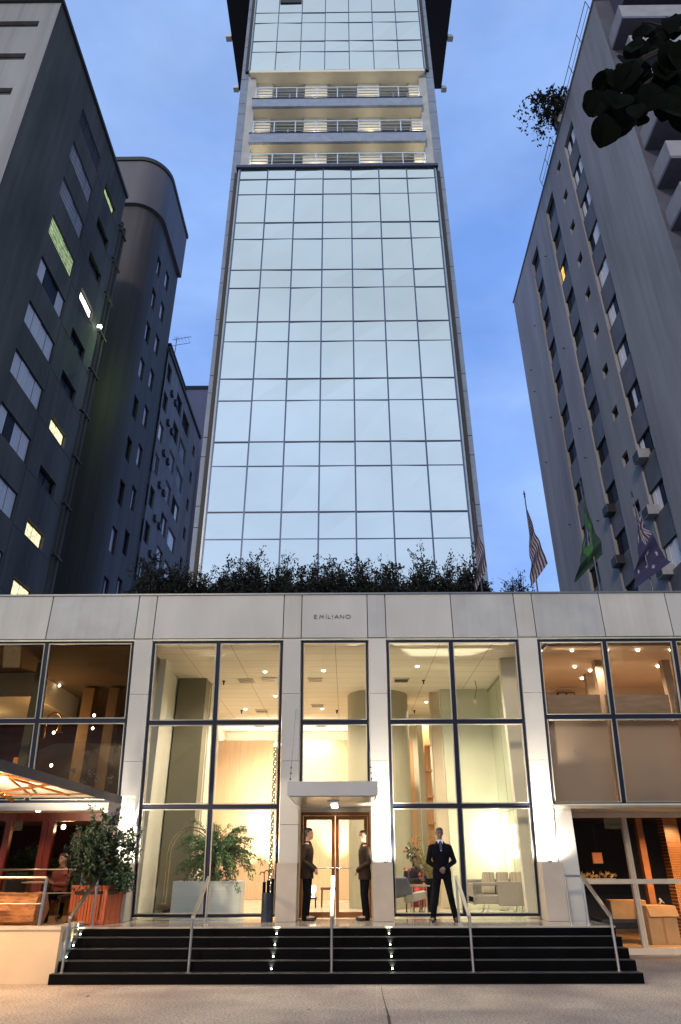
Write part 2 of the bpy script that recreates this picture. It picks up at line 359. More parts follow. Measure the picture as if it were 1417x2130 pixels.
# side cheeks, slabs with parapet, soffits
MB(TT).box(TX0-.12,BX0-.0,32.5,40.7,-.64,-.3).build('cheek_wall',m_pier2,tower); MB(TT).box(BX1,TX1+.12,32.5,40.7,-.64,-.3).build('cheek_wall',m_pier2,tower)
for z0,z1,x0,x1 in ((34.5,35.2,BX0-.06,BX1+.04),(37.45,38.1,BX0-.06,BX1+.04)):
    MB(TT).box(x0,x1,z0,z1,-.12,.03).build('parapet',m_bal,tower,bevel=.01)
    g=MB(TT); g.box(x0+.02,x1-.02,z0+.03,z0+.3,-.64,-.125); g.build('balcony_slab',m_cream,tower)
    MB(TT).box(x0-.02,x1+.02,z1+.003,z1+.05,-.14,.06).build('parapet_cap',m_mulld,tower)
MB(TT).box(TX0-.02,TX1+.02,40.5,40.70,-.64,.02).build('upper_soffit',m_cream,tower)
for z0,base in ((32.62,0),(35.25,0),(38.15,0)):
    g=MB(TT); zt=z0+.98
    for x in [BX0+.1+(BX1-BX0-.2)*i/8 for i in range(9)]: g.box(x-.025,x+.025,z0,zt,-.08,-.03)
    for q in (.25,.48,.72): g.box(BX0+.05,BX1-.05,z0+q,z0+q+.018,-.075,-.035)
    g.box(BX0+.05,BX1-.05,zt,zt+.06,-.1,-.02); g.build('railing',m_rail,tower)
    for x in (BX0+.35,-1.42,1.45,BX1-.3):
        l=MB().lathe((x,TY+.42,z0+.02),[(.07,0),(.09,.06),(.07,.12)],10).build('uplight',m_frame,tower)
        point('balcony_light',(x,TY+.50,z0+.9),rnd.uniform(6,15),(1,.84,.54),.05,l)
# open hopper window near the top
MB(TT).box(cols[1]+.05,cols[2]-.05,47.45,48.2,.0,.06).build('open_window',m_dark,tower)
# oversailing roof slab with floodlights
HZ=60
l0=atz(474,0,HZ); l1=atz(495,187,HZ); r0=atz(940,0,HZ); r1=atz(918,187,HZ)
xl=(l0[0]+l1[0])/2; xr=(r0[0]+r1[0])/2; yb=(l1[1]+r1[1])/2
sl=MB().box(xl,xr,19,yb,HZ,HZ+.6).build('roof_slab',mat('black_soffit',(.012,.012,.018),.6),tower)
MB().box(TX0-.3,TX1+.3,TY+.3,31,57.35,HZ-.01).build('roof_core',m_dark,tower)
for x,ss in ((xl,-1),(xr,1)):
    for py in (80,186):
        p=atz(474 if ss<0 else 940,py,HZ); f=MB().box(x+ss*.02,x+ss*.45,p[1]-.2,p[1]+.2,HZ-.1,HZ+.25).build('floodlight',m_white,sl)

# ------------------------------------------------------------------ neighbouring blocks
def window_unit(T,u0,u1,v0,v1,d,style,parent,leaves=4,name='window'):
    """frame as a part, leaves as sub-parts, set in an opening of depth d"""
    f=MB(T); t=.05
    f.box(u0,u1,v0,v0+t,-d-.02,-d+.06); f.box(u0,u1,v1-t,v1,-d-.02,-d+.06); f.box(u0,u0+t,v0+t,v1-t,-d-.02,-d+.055); f.box(u1-t,u1,v0+t,v1-t,-d-.02,-d+.055)
    if 'g' in style:
        k=int((u1-u0)/.13)
        for i in range(1,k):
            u=u0+(u1-u0)*i/k; f.box(u-.010,u+.010,v0,v1,-.05,-.03)
    fo=f.build(name,m_grille if 'g' in style else m_frame,parent)
    pats={'b':[m_blind]*leaves,'B':[m_blindb]*leaves,'d':[m_pane]*leaves,'m':[rnd.choice([m_blind,m_blind,m_pane]) for _ in range(leaves)],'M':[rnd.choice([m_blindb,m_blindb,m_blindb,m_pane]) for _ in range(leaves)],
          'G':[e_green]*leaves,'Y':[e_yel]*leaves,'H':[e_hot]*leaves,'O':[m_pane,e_or][:1]*(leaves-1)+[e_or],'c':[m_blind,m_pane,m_pane,m_blind][:leaves]}
    ms=pats[style[0]]; du=(u1-u0-2*t)/leaves
    uniq=[]; 
    for m in ms:
        if m not in uniq: uniq.append(m)
    for m in uniq:
        p=MB(T)
        for i in range(leaves):
            if ms[i] is m:
                a=u0+t+du*i; p.box(a+.012,a+du-.012,v0+t,v1-t,-d-.01+(.025 if i%2 else 0),-d+.01+(.025 if i%2 else 0))
        p.build('pane',m,fo)
    return fo
# --- left block
XL=-14.6; LT=lambda u,v,w:(XL+w,u,v)
lb=thing('apartment_block',(XL-4,25,0),'dark grey apartment block at far left with lit green and white side windows','apartment block')
big=[];small=[]
for k in range(-9,4):
    h=31.05+2.894*k
    if h>4: big.append((23.57,26.66,h-1.32,h,k))
for k in range(-9,4):
    h=30.55+2.894*k
    if h>4: small.append((27.98,29.92,h-.82,h,k))
lst={3:'dg',2:'bg',1:'bg',0:'Gg',-1:'c',-2:'b',-3:'b',-4:'m',-5:'b'}
sst={3:'G',0:'H',-3:'Y',-5:'Y',-6:'Y'}
g=MB(LT); wall(g,19.3,31.0,0,41.8,big+small,.28); 
g.face([(31.0,0,0),(31.0,0,-14),(31.0,41.8,-14),(31.0,41.8,0)]); g.face([(19.3,41.8,0),(31,41.8,0),(31,41.8,-14),(19.3,41.8,-14)])
g.box(19.5,30.8,.1,41.6,-13,-.6)
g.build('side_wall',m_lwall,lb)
for q in big: window_unit(LT,*q[:4],.12,lst.get(q[4],'m'),lb)
for q in small: window_unit(LT,*q[:4],.2,sst.get(q[4],'d'),lb,leaves=2)
FT=lambda u,v,w:(u,19.3-w,v)
holes=[]
for (a,b1),(c,d1) in (((-60,45),(78,56)),((-90,112),(50,124)),((-120,184),(22,197)),((-150,262),(-6,276))):
    p=aty(a,b1,19.3); q=aty(c,d1,19.3); holes.append((max(p[0],-26),q[0],q[2],p[2]))
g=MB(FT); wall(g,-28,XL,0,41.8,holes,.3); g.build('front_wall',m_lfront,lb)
for h in holes:
    window_unit(FT,h[0],h[1],h[2],h[3],.25,'d',lb,leaves=2)
g=MB().box(-28.2,XL+.12,19.15,31.1,41.803,42.05); g.build('roof_parapet',m_roofedge,lb)
g=MB()
for y in (31.25,31.75): g.tube([(XL-.05,y,2),(XL-.05,y,39.6)],.16,8)
for z in np.arange(4,39,2.894): g.box(XL-.3,XL+.16,31.0,32.0,z,z+.1)
g.build('drain_pipes',m_lwall,lb)
# hairline render joints
g=MB(LT)
for z in np.arange(6.5,41,2.894): g.box(26.8,31.0,z,z+.03,.002,.012)
g.box(26.75,26.79,2,38,.002,.012); g.build('wall_joints',m_roofedge,lb)
for k in (3,2,1,0,-1,-2): 
    h=30.55+2.894*k; MB(LT).lathe((30.35,h-.9,.18),[(.05,0),(.09,.12),(.05,.24)],8).build('vent_pipe',m_frame if k!=-0 else m_white,lb)

wl=thing('wall_lamp',(XL+.25,30.35,30.1),'small white wall lamp with greenish glow beside the white lit window','wall lamp')
MB(LT).lathe((30.35,29.8,.2),[(.03,0),(.13,.06),(.13,.22),(.03,.28)],12).build('lamp_globe',emi('green_white_globe',(.9,1,.7),9),wl); point('lamp_bulb',(XL+.9,33.2,30.4),170,(.62,1,.25),.1,wl)
# --- curved block behind
CX_=-14.4; CYF=36.4; CYB=44.2
cb=thing('rounded_block',(-20,40,0),'dark block with a rounded corner and overhanging rounded roof band behind the left block','apartment block')
def rounded(x0,x1,y0,y1,r,k=14):
    P=[(x0,y1),(x0,y0),]
    for i in range(k+1):
        a=-math.pi/2+math.pi/2*i/k; P.append((x1-r+r*math.cos(a),y0+r+r*math.sin(a)))
    P.append((x1,y1)); return P
def prism(P,z0,z1): return MB().rings([[(x,y,z0) for x,y in P],[(x,y,z1) for x,y in P]])
CT=lambda u,v,w:(CX_-.3+w,u,v)
P=rounded(-32,CX_-.302,CYF+.3,CYF+.3+1.9,1.9)[:-1]+[(CX_-1.5,CYF+.3+1.9),(CX_-1.5,CYB-.02)]; P[0]=(-32,CYB-.02); prism(P,0,48.2).build('rounded_shaft',m_cwall,cb,smooth=False)
wa=[];
for z0 in [34.75+3.43*k for k in range(-9,4)]:
    if z0>5: wa.append((38.7,39.7,z0-1.75,z0))
    if z0+.9>5 : wa.append((41.05,42.05,z0+.9-1.75,z0+.9))
g=MB(CT); wall(g,CYF+.3+1.9,CYB,0,48.2,wa,.3); g.face([(CYB,0,0),(CYB,0,-10),(CYB,48.2,-10),(CYB,48.2,0)]); g.build('side_wall',m_cwall,cb)
for q in wa: window_unit(CT,*q,.2,'c' if rnd.random()<.35 else 'm',cb,leaves=3)
P=rounded(-32,CX_,CYF,CYB,2.2); prism(P,48.2,53.2).build('roof_band',mat('roof_band_render',(.115,.11,.14),.75,var=.2,scale=.4,stretch=(1,1,.2)),cb)
P=rounded(-32,CX_+.1,CYF-.12,CYB+.1,2.3); prism(P,53.2,53.6).build('roof_edge',m_roofedge,cb)
# --- mid block
mb_=thing('lower_block',(-19,50,0),'lower grey block with rows of pale barred windows between rounded block and tower','apartment block')
MX=-14.55; MT=lambda u,v,w:(MX+w,u,v); wm=[]
for k in range(0,11):
    z=39.05-2.94*k
    if z<6: break
    wm.append((44.5,45.75,z-1.65,z,'w')); wm.append((48.1,49.9,z-.35-1.7,z-.35,'v')); wm.append((50.6,53.1,z-.45-1.65,z-.45,'u')); wm.append((55.3,56.2,z-1.1-1.2,z-1.1,'x'))
g=MB(MT); wall(g,44.2,57.4,0,39.9,[q[:4] for q in wm],.3); g.face([(57.4,0,0),(57.4,0,-9),(57.4,39.9,-9),(57.4,39.9,0)]); g.build('side_wall',m_mwall,mb_)
for q in wm: window_unit(MT,*q[:4],.2,'d' if q[4]=='x' else rnd.choice(['Bg','M','B','Bg','d','Mg','B','m']),mb_,leaves=3)
MB().box(MX-8,MX+.15,44.2,57.5,39.9,40.2).build('roof_edge',m_roofedge,mb_)
MB().box(MX-8,MX-.6,46.2,52.5,40.2,42.2).build('roof_house',m_mwall,mb_); MB().box(MX-8,MX-.5,46.1,52.6,42.2,42.4).build('roof_house_edge',m_roofedge,mb_)
g=MB()
for k in range(18):
    z=37.2-2.94*(k//2)+(0 if k%2 else .0); y=46.35 if k%2 else 47.65
    if z>6: g.box(MX+.01,MX+.22,y-.25,y+.25,z-.35,z+.1)
g.build('vent_boxes',m_frame,mb_)
an=thing('antenna',(MX-.5,47.4,42.4),'thin metal aerial on the roof of the lower grey block','antenna')
g=MB().tube([(MX-.5,47.4,42.4),(MX-.5,47.4,44.2)],.03,6)
g.tube([(MX-.9,47.4,43.9),(MX+.9,47.0,43.9)],.022,6); g.tube([(MX-.9,47.4,43.2),(MX+.9,47.0,43.2)],.022,6)
for i in range(5): g.tube([(MX-.6+.3*i,46.9,43.9),(MX-.6+.3*i,47.7,43.9)],.012,5)
g.build('aerial_rods',m_frame,an)
# --- far slab
fb=thing('far_block',(-16,60,0),'plain violet grey block far behind, just left of the tower','building')
MB().box(-20.5,-9.5,59,70,0,47.3).build('wall',mat('far_render',(.26,.25,.36),.85,var=.15,scale=.3,stretch=(1,1,.3)),fb)
MB().box(-20.6,-9.4,58.9,70,47.3,47.7).build('roof_edge',m_roofedge,fb)

# --- right block
RA=R_(1.3); RD=(math.sin(RA),math.cos(RA)); RO=(-math.cos(RA),math.sin(RA)); RX,RY=14.8,21.9
RT=lambda u,v,w:(RX+RD[0]*u+RO[0]*w,RY+RD[1]*u+RO[1]*w,v)
rb=thing('apartment_block',(RX+5,RY+10,0),'pale grey apartment block on the right with recessed window strips and balconies','apartment block')
def rplane(px,py):
    P=onpl(px,py,(RX,RY,0),(RO[0],RO[1],0)); return ((P[1]-RY)/RD[1],P[2])
ZR=46.8; strips=[(16.05,17.95),(11.2,13.1),(5.98,7.86)]
heads=[35.9+2.965*k for k in range(-11,4)]
sm=[(8.92,9.74,h+.32-.68,h+.32) for h in heads if h+.32<ZR-.6 and h>4]
g=MB(RT); # small windows: separate recessed frames cut into the wall
g=MB(RT); wall(g,0,24.2,0,ZR,[(a,c,3,44.85) for a,c in strips]+sm,.36)
g.face([(24.2,0,0),(24.2,ZR,0),(24.2,ZR,-14),(24.2,0,-14)]); g.face([(0,ZR,0),(24.2,ZR,0),(24.2,ZR,-14),(0,ZR,-14)]); g.box(.3,24,.2,ZR-.1,-13,-.8)
g.build('side_wall',m_rwall,rb)
for q in sm: window_unit(RT,*q,.2,'d',rb,leaves=2,name='small_window')
for si,(a,c) in enumerate(strips):
    for h in heads:
        if h<4: continue
        v0,v1=h-1.32,h
        if h<44.9: window_unit(RT,a+.02,c-.02,v0,v1,.24,('M' if si==2 else ('O' if si==1 and abs(h-38.865)<.3 else 'd')),rb,leaves=4)
        # spandrel under the window, down to the next head
        MB(RT).box(a+.003,c-.003,h-2.965,v0,-.9,-.10).build('spandrel_panel',m_spand,rb)
MB(RT).box(-.1,24.3,ZR,ZR+.12,-14,.08).build('roof_edge',m_rwall,rb)
# front with balconies
g=MB(RT); g.face([(0,0,0),(0,ZR,0),(0,ZR,-14),(0,0,-14)]); g.build('front_wall',mat('dark_front_render',(.07,.07,.10),.85,var=.2,scale=1),rb)
for k in range(-9,2):
    zb=38.9+2.86*k
    if zb<4: continue
    g=MB(); x0=RX+.15; y0=RY-1.6
    bal=MB().box(x0,x0+12,y0,RY-.02,zb,zb+.18).build('balcony',mat('balcony_slab_dark',(.10,.10,.14),.8),rb)
    if k>-5:
        g.box(x0,x0+12,y0,y0+.1,zb+.18,zb+1.25); g.box(x0,x0+.1,y0+.1,RY-.02,zb+.18,zb+1.25)
        g.build('balcony_parapet',mat('pale_parapet',(.25,.25,.28),.8,var=.1,scale=2),bal)
    else:
        g.box(x0,x0+12,y0,y0+.05,zb+1.2,zb+1.25)
        for i in range(60): g.box(x0+i*.2,x0+i*.2+.02,y0+.01,y0+.03,zb+.18,zb+1.2)
        g.build('balcony_railing',m_grille,bal)
MB().box(RX+.9,RX+14,RY-1.5,RY,44.5,50).build('upper_bay',mat('upper_bay_render',(.06,.06,.10),.85),rb)
# roof railing and planting
g=MB(RT)
def rrail(u0,u1):
    n=max(2,int((u1-u0)/1.6)); 
    for i in range(n+1):
        u=u0+(u1-u0)*i/n; g.tube([(u,ZR,-.05),(u,ZR+1.15,.15)],.022,5)
    g.tube([(u0,ZR+1.15,.15),(u1,ZR+1.15,.15)],.025,5); g.tube([(u0,ZR+.6,.06),(u1,ZR+.6,.06)],.018,5)
rrail(.6,6.2); g.build('roof_railing',m_frame,rb); g=MB(RT); rrail(9.2,12.6); g.build('roof_railing',m_frame,rb)
for i in range(16):
    u=rnd.choice([14.6,19.6,22.3]); z=9+i*2.2; MB(RT).tube([(u,z,0),(u,z,.14)],.035,6).build('wall_spout',m_dark,rb)
# air conditioners hung under windows
m_ac=mat('ac_casing',(.27,.27,.30),.5,var=.1); 
for px,py,dark in ((1338,950,0),(1358,1066,0),(1388,1190,0),(1272,1062,1),(1291,1168,1)):
    u,z=rplane(px,py); ac=MB(RT).box(u-.38,u+.38,z-.26,z+.26,-.25,.38).build('air_conditioner',m_ac if not dark else m_frame,rb,bevel=.02)
    MB(RT).box(u-.31,u+.31,z-.2,z+.2,.384,.40).build('grille',m_dark,ac)
# ------------------------------------------------------------------ hotel podium
LEAN=.16; FY=15.8; ZT=6.6
PT=lambda u,v,w:(u,FY+(ZT-v)*LEAN-w,v)         # the glazed wall leans outward towards the top
VT=lambda u,v,w:(u,FY-w,v)
pod=thing('hotel_entrance_building',(-.25,18,0),'pale stone hotel entrance building with tall lit lobby windows and lettering on its fascia','building')
m_nav=mat('navy_window_frame',(.010,.014,.030),.5,metal=0,var=.1,spec=.25); m_bead=mat('pale_glazing_bead',(.45,.42,.36),.35,metal=.3); m_joint=mat('dark_joint_grey',(.06,.065,.08),.8)  # joint colour is a plain dark grey, shared by deck and end walls
m_shaft=mat('column_stone',(.47,.45,.42),.6,var=.05,scale=1.5,bump=.05); m_block=mat('base_stone',(.40,.34,.28),.6,var=.10,scale=2,bump=.1)
g_pane=glass('clear_glass',(.97,.98,.95),mul=.8); g_dark=glass('smoked_glass',(.55,.5,.42),mul=1.6)
# fascia of separate stone slabs
jx=[aty(x,1282,FY)[0] for x in (-210,104,285.5,323.2,590.2,627.8,764.4,802.1,940,1072.7,1111,1253,1393,1545)]
jx=[-14.3,-11.4,-9.3]+jx[1:]+[9.4,11,12.6,14.4]; jx=sorted(jx)
st3=[m_stone,mat('pale_stone_cool',(.385,.375,.365),.55,var=.12,scale=1.4,streak=.12,detail=8),mat('pale_stone_warm',(.44,.415,.375),.55,var=.1,scale=.9,streak=.14,detail=8)]
for i,(a,c) in enumerate(zip(jx,jx[1:])): MB(VT).box(a+.011,c-.011,ZT+.02,7.70,-.35,0).build('fascia_panel',st3[(i*7+i//3)%3],pod,bevel=.004)
MB(VT).box(-14.3,14.4,ZT+.03,7.66,-.5,-.02).build('fascia_backing',m_joint,pod)
MB(VT).box(-14.35,14.45,7.70,7.74,-.55,.03).build('coping',mat('coping_metal',(.12,.13,.15),.4,metal=.5),pod)
MB().box(-14.3,14.4,FY+.35,22.0,6.95,7.05).build('roof_deck',m_joint,pod)
# lettering
font=bpy.data.curves.new('hotel_lettering','FONT')
def letter_mesh():
    font.body='EMiLIANO'
    g=MB(lambda u,v,w:(u,FY-.004-w,v)); h=.085; t=.011; x=0
    def seg(p,q):
        (x0,y0),(x1,y1)=p,q; dx,dy=x1-x0,y1-y0; l=math.hypot(dx,dy); nx,ny=-dy/l*t/2,dx/l*t/2
        A=[(X+x0+nx,Z+y0+ny),(X+x0-nx,Z+y0-ny),(X+x1-nx,Z+y1-ny),(X+x1+nx,Z+y1+ny)]
        i=len(g.v)
        for w in (0,.012):
            for a in A: g.pt((a[0],a[1],w))
        for q_ in ((0,1,2,3),(4,7,6,5),(0,4,5,1),(1,5,6,2),(2,6,7,3),(3,7,4,0)): g.f.append([i+k for k in q_]); g.m.append(0)
    a0=aty(654,1280,FY); a1=aty(738,1280,FY); X=a0[0]; Z=aty(700,1286.5,FY)[2]; W=a1[0]-a0[0]; s=W/8.55
    def gl(segs,adv):
        nonlocal X
        for p,q in segs: seg((p[0]*s,p[1]*h),(q[0]*s,q[1]*h))
        X+=adv*s
    gl([((0,0),(0,1)),((0,1),(.55,1)),((0,.5),(.5,.5)),((0,0),(.55,0))],1.05)
    gl([((0,0),(.22,1)),((.22,1),(.5,.25)),((.5,.25),(.78,1)),((.78,1),(1,0))],1.35)
    gl([((.1,0),(.1,.95)),((.05,1.32),(.15,1.32))],.55)
    gl([((0,0),(0,1)),((0,0),(.5,0))],.85)
    gl([((.05,.25),(.05,1.1)),((0,-.25),(.1,-.25))],.5)
    gl([((0,0),(.45,1)),((.45,1),(.9,0)),((.2,.35),(.7,.35))],1.2)
    gl([((0,0),(0,1)),((0,1),(.75,0)),((.75,0),(.75,1))],1.15)
    P=[(.5+.5*math.cos(2*math.pi*k/16),.5+.5*math.sin(2*math.pi*k/16)) for k in range(17)]
    gl(list(zip(P,P[1:])),1)
    return g
letter_mesh().build('hotel_name_letters',mat('dark_letters',(.05,.055,.07),.5),pod)
# columns
colx=[(-5.03,-4.59,1),(-1.48,-1.06,0),(.54,.96,1),(4.10,4.545,1)]
SJ=[6.6,5.35,3.9,2.6,1.85]
for a,c,lit in colx:
    g=MB(PT)
    for z1,z0 in zip(SJ,SJ[1:]): g.box(a+.004,c-.004,z0+.004,z1-.004,-.5,0)
    sh=g.build('column',m_shaft,pod,bevel=.003)
    MB().box(a-.005,c+.005,16.2,17.0,.782,1.85).build('base_block',m_block,sh,bevel=.006)
    if lit:
        for dx in ((0,) if a!=.54 else (.08,)):
            x=(a+c)/2+dx; u=MB().lathe((x,16.33,1.85),[(.035,0),(.045,.03),(.04,.035)],10).build('uplight',m_frame,sh)
            spot('column_uplight',(x,16.20,1.9),(x,16.25,4.5),1500,CREAM,64,1,.04,u); spot('column_wash',(x,16.20,1.9),(x,16.5,2.5),130,CREAM,150,.6,.04,u)
# outer wall piece between bays further out
g=MB(PT)
for a,c in ((-14.3,-13.7),(13.8,14.4)): g.box(a,c,0,6.6,-.6,0)
g.build('end_pier',m_shaft,pod)
# windows: (u0,u1,v0,v1,mullions,transoms)
def big_window(u0,u1,v0,v1,mu,tr,gl,label=None):
    f=MB(PT); D0,D1=-.20,-.06; t=.05
    f.box(u0,u0+t,v0,v1,D0,D1); f.box(u1-t,u1,v0,v1,D0,D1); f.box(u0+t,u1-t,v1-t,v1,D0,D1+.003); f.box(u0+t,u1-t,v0,v0+t,D0,D1+.003)
    for m in mu: f.box(m-.045,m+.045,v0+t,v1-t,D0+.003,D1+.006)
    for z in tr: f.box(u0+t,u1-t,z-.045,z+.045,D0+.006,D1+.009)
    fo=f.build('window',m_nav,pod)
    us=[u0+t]+[x for m in mu for x in (m-.045,m+.045)]+[u1-t]; vs=[v0+t]+[x for z in sorted(tr) for x in (z-.045,z+.045)]+[v1-t]
    for i in range(0,len(us),2):
        for j in range(0,len(vs),2):
            a,c,b_,d=us[i]+.006,us[i+1]-.006,vs[j]+.006,vs[j+1]-.006; k=MB(PT); q=.016; o0,o1=-.10,-.035
            k.box(a,a+q,b_,d,o0,o1); k.box(c-q,c,b_,d,o0,o1); k.box(a+q,c-q,b_,b_+q,o0,o1); k.box(a+q,c-q,d-q,d,o0,o1)
            bo=k.build('glazing_bead',m_bead,fo)
            e=MB(PT); e.face([(a+q,b_+q,-.09),(c-q,b_+q,-.09),(c-q,d-q,-.09),(a+q,d-q,-.09)]); e.build('glass_pane',gl,fo)
    return fo
big_window(-4.58,-1.50,.84,6.56,[-3.02],[4.73,2.97],g_pane)
big_window(-1.05,.53,3.08,6.56,[],[4.73],g_pane)
big_window(.975,4.09,.84,6.56,[2.5],[4.73,2.97],g_pane)
big_window(-13.7,-5.04,3.06,6.58,[-11.3,-9.22,-7.12],[4.78],g_dark)
g_right=glass('warm_glass',(.95,.9,.85),mul=1.0)
big_window(4.56,13.8,2.97,6.56,[6.14,7.78,9.4,11,12.5],[4.82],g_right)
# lit strip under the fascia (metal reveal)
MB(PT).box(-13.7,13.8,6.565,6.60,-.3,-.01).build('head_reveal',mat('bright_reveal',(.75,.68,.5),.25,metal=.8),pod)
# interior shell of the lobby
def ceil_mat():
    m=bpy.data.materials.new('ceiling_panels'); m.use_nodes=True; t=m.node_tree; bs=t.nodes['Principled BSDF']; bs.inputs['Roughness'].default_value=.8
    c=t.nodes.new('ShaderNodeTexCoord'); mp_=t.nodes.new('ShaderNodeMapping'); mp_.inputs['Rotation'].default_value=(0,0,R_(90)); b_=t.nodes.new('ShaderNodeTexBrick')
    b_.inputs['Color1'].default_value=(.66,.60,.50,1); b_.inputs['Color2'].default_value=(.64,.58,.48,1); b_.inputs['Mortar'].default_value=(.30,.26,.19,1)
    b_.inputs['Scale'].default_value=1; b_.inputs['Mortar Size'].default_value=.009; b_.inputs['Brick Width'].default_value=.62; b_.inputs['Row Height'].default_value=1.25; b_.offset=0
    t.links.new(c.outputs['Object'],mp_.inputs[0]); t.links.new(mp_.outputs[0],b_.inputs['Vector']); t.links.new(b_.outputs[0],bs.inputs['Base Color']); return m
m_cei=ceil_mat(); m_lwal=mat('lobby_cream_wall',(.60,.56,.45),.7,var=.04,scale=1); m_lfloor=mat('lobby_floor',(.50,.44,.34),.18,var=.08,scale=1.2)
m_oliv=mat('olive_wall',(.33,.30,.21),.65,var=.05,scale=1); m_grn=mat('pale_green_wall',(.56,.57,.43),.6,var=.04,scale=1)
m_wood=mat('vertical_grain_wood',(.52,.27,.12),.45,var=.22,scale=3.5,stretch=(9,9,.25),detail=6)
def shell(name,x0,x1,y0,y1,z0,z1,m,bev=0): return MB().box(x0,x1,y0,y1,z0,z1).build(name,m,pod,bevel=bev)
shell('lobby_ceiling',-4.75,4.75,15.95,28,6.5,6.6,m_cei)
shell('lobby_floor',-4.95,4.75,17.0,28,.60,.775,m_lfloor)
shell('partition_wall',-5.0,-4.74,17.4,28,.6,6.9,m_lwal); shell('partition_wall',4.68,4.9,17.0,28,0,6.9,m_lwal)
shell('back_wall',-5.0,4.9,28,28.2,.6,6.9,m_lwal)
# upper cladding between floors behind the fascia
shell('slab_edge',-14.3,14.4,16.2,28,6.62,6.94,m_joint)
# left: cream pier, dark recess, olive wall, lit return
def colx_(px,py,Y): return aty(px,py,Y)[0]
xa=colx_(357,1385,17.75); shell('cream_pier',-4.74,xa,17.2,17.75,.78,6.5,m_lwal)
xb=colx_(377,1440,19.6); xc=colx_(434,1440,19.6)
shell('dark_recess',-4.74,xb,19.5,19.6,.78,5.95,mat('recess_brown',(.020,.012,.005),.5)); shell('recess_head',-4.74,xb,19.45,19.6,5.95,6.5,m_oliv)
shell('olive_wall',xb,xc,19.2,19.8,.78,6.5,mat('grey_olive_wall',(.17,.155,.10),.6,var=.05,scale=1))
xd=colx_(443,1440,20.0); shell('return_wall',xc+.003,xd,19.85,20.4,.78,6.5,m_lwal)
YW=26.5
xe=colx_(446,1600,YW); xf=colx_(712,1600,YW)+.6
shell('wood_wall',xe-1,xf,YW,YW+.1,.78,5.95,mat('pale_wood_wall',(.60,.40,.25),.45,var=.12,scale=3.5,stretch=(9,9,.25),detail=6))
MB().box(xe-1,xf,YW+.35,YW+.45,5.75,5.80).build('cove_light',emi('cove_strip',(1,.90,.72),60),pod)
for x in ((xe*.4+xf*.6)-2.1,): pass
g=MB().lathe((.98,21.6,.78),[(.93,0),(.93,5.72)],40); g.build('round_wall',m_oliv,pod,smooth=False)
# right: wood strips, cream and green walls
YR=24.5
xg,xh=colx_(833,1700,YR),colx_(866,1700,YR); zt=aty(850,1538,YR)[2]; shell('rear_white_wall',1.0,4.7,YR+.06,YR+.2,.78,6.5,m_lwal); shell('wood_panel',xg,xh,YR-.05,YR+.05,.78,zt,m_wood)
xi,xj=colx_(877,1700,22.6),colx_(888,1700,22.6); shell('olive_post',xi,xj,22.5,22.7,.78,6.0,m_oliv)
xk,xl_=colx_(886,1700,22.8),colx_(903,1700,22.8); shell('wood_shelf_panel',xk,xl_,22.8,22.9,.78,6.0,m_wood)
g=MB(); 
for z in np.arange(1.4,5.9,.75): g.box(xk+.08,xl_+.02,22.6,22.8,z,z+.05)
g.build('shelves',m_wood,pod)
xm,xn,xo=colx_(903,1600,21.2),colx_(922,1600,21.2),colx_(1014,1434,20.7)
shell('peach_post',xm,xn,21.1,21.4,.78,6.5,mat('peach_wall',(.58,.48,.34),.7,var=.04)); shell('green_wall',xn,xo+.15,20.7,20.9,.78,6.5,m_grn)
MB().box(xo,xo+.02,17.3,20.7,.78,6.5).build('glass_screen',mat('pale_green_screen',(.50,.54,.40),.15,var=.03),pod)
g=MB()
for y in (18.4,19.5): g.box(xo-.004,xo,y,y+.015,.78,6.5)
g.box(xo-.004,xo,17.3,20.7,3.05,3.065); g.box(xo-.012,xo,17.3,20.7,6.40,6.44); g.build('screen_joints',mat('screen_line',(.12,.12,.08),.5),pod)
shell('near_pier',colx_(1064,1600,17.3),4.6,17.25,17.5,.78,6.5,m_lwal)
# ceiling fittings
for px,py in ((512,1415),(545,1478),(560,1412),(656,1413),(661,1467),(668,1509),(835,1414),(540,1509)):
    p=atz(px,py,6.5)
    if p[1]<27: 
        v=MB().box(p[0]-.22,p[0]+.22,p[1]-.2,p[1]+.2,6.47,6.498).build('ceiling_vent',m_lwal,pod); MB().box(p[0]-.19,p[0]+.19,p[1]-.17,p[1]+.17,6.465,6.469).build('grille',m_frame,v)
dl=[(-2.2,18.5),(-2.2,21.5),(-3.4,23.5),(-.6,18.4),(-.8,23.5),(1.9,18),(2.6,22.5),(-1.2,25.6)]
e_dl=emi('downlight_lens',(1,.93,.8),10)
for x,y in dl:
    d=MB().lathe((x,y,6.47),[(.035,0),(.05,.015),(.05,.028)],12).build('downlight',e_dl,pod); spot('lobby_downlight',(x,y,6.45),(x,y,0),540,CREAM,150,.5,.05,d)
for px,py in ((466,1416),(503,1477),(881,1414),(862,1477),(701,1477),(845,1523)):
    p=atz(px,py,6.5); MB().lathe((p[0],p[1],6.38),[(.02,0),(.02,.06),(.05,.11)],8).build('sprinkler',m_frame,pod)
spot('wall_washer',(-2.6,25.3,1.2),(-2.3,YW,3.8),2200,(1,.9,.72),75,.9,.1,pod); spot('wall_washer',(-.4,25.5,1.2),(-.3,YW,3.6),1100,(1,.9,.72),60,.9,.1,pod)
spot('wall_washer',(-3.4,25.6,1.2),(-3.4,YW,3.6),700,(1,.9,.72),70,.9,.1,pod)
point('lobby_fill_light',(-2.2,22.8,5.2),150,CREAM,.12,MB().lathe((-2.2,22.8,5.12),[(.05,0),(.12,.08),(.12,.16),(.05,.22)],12).build('fill_lamp_body',emi('fill_lamp_glow',(1,.9,.7),3),pod))  # added fill light, with an invented glowing body to carry it
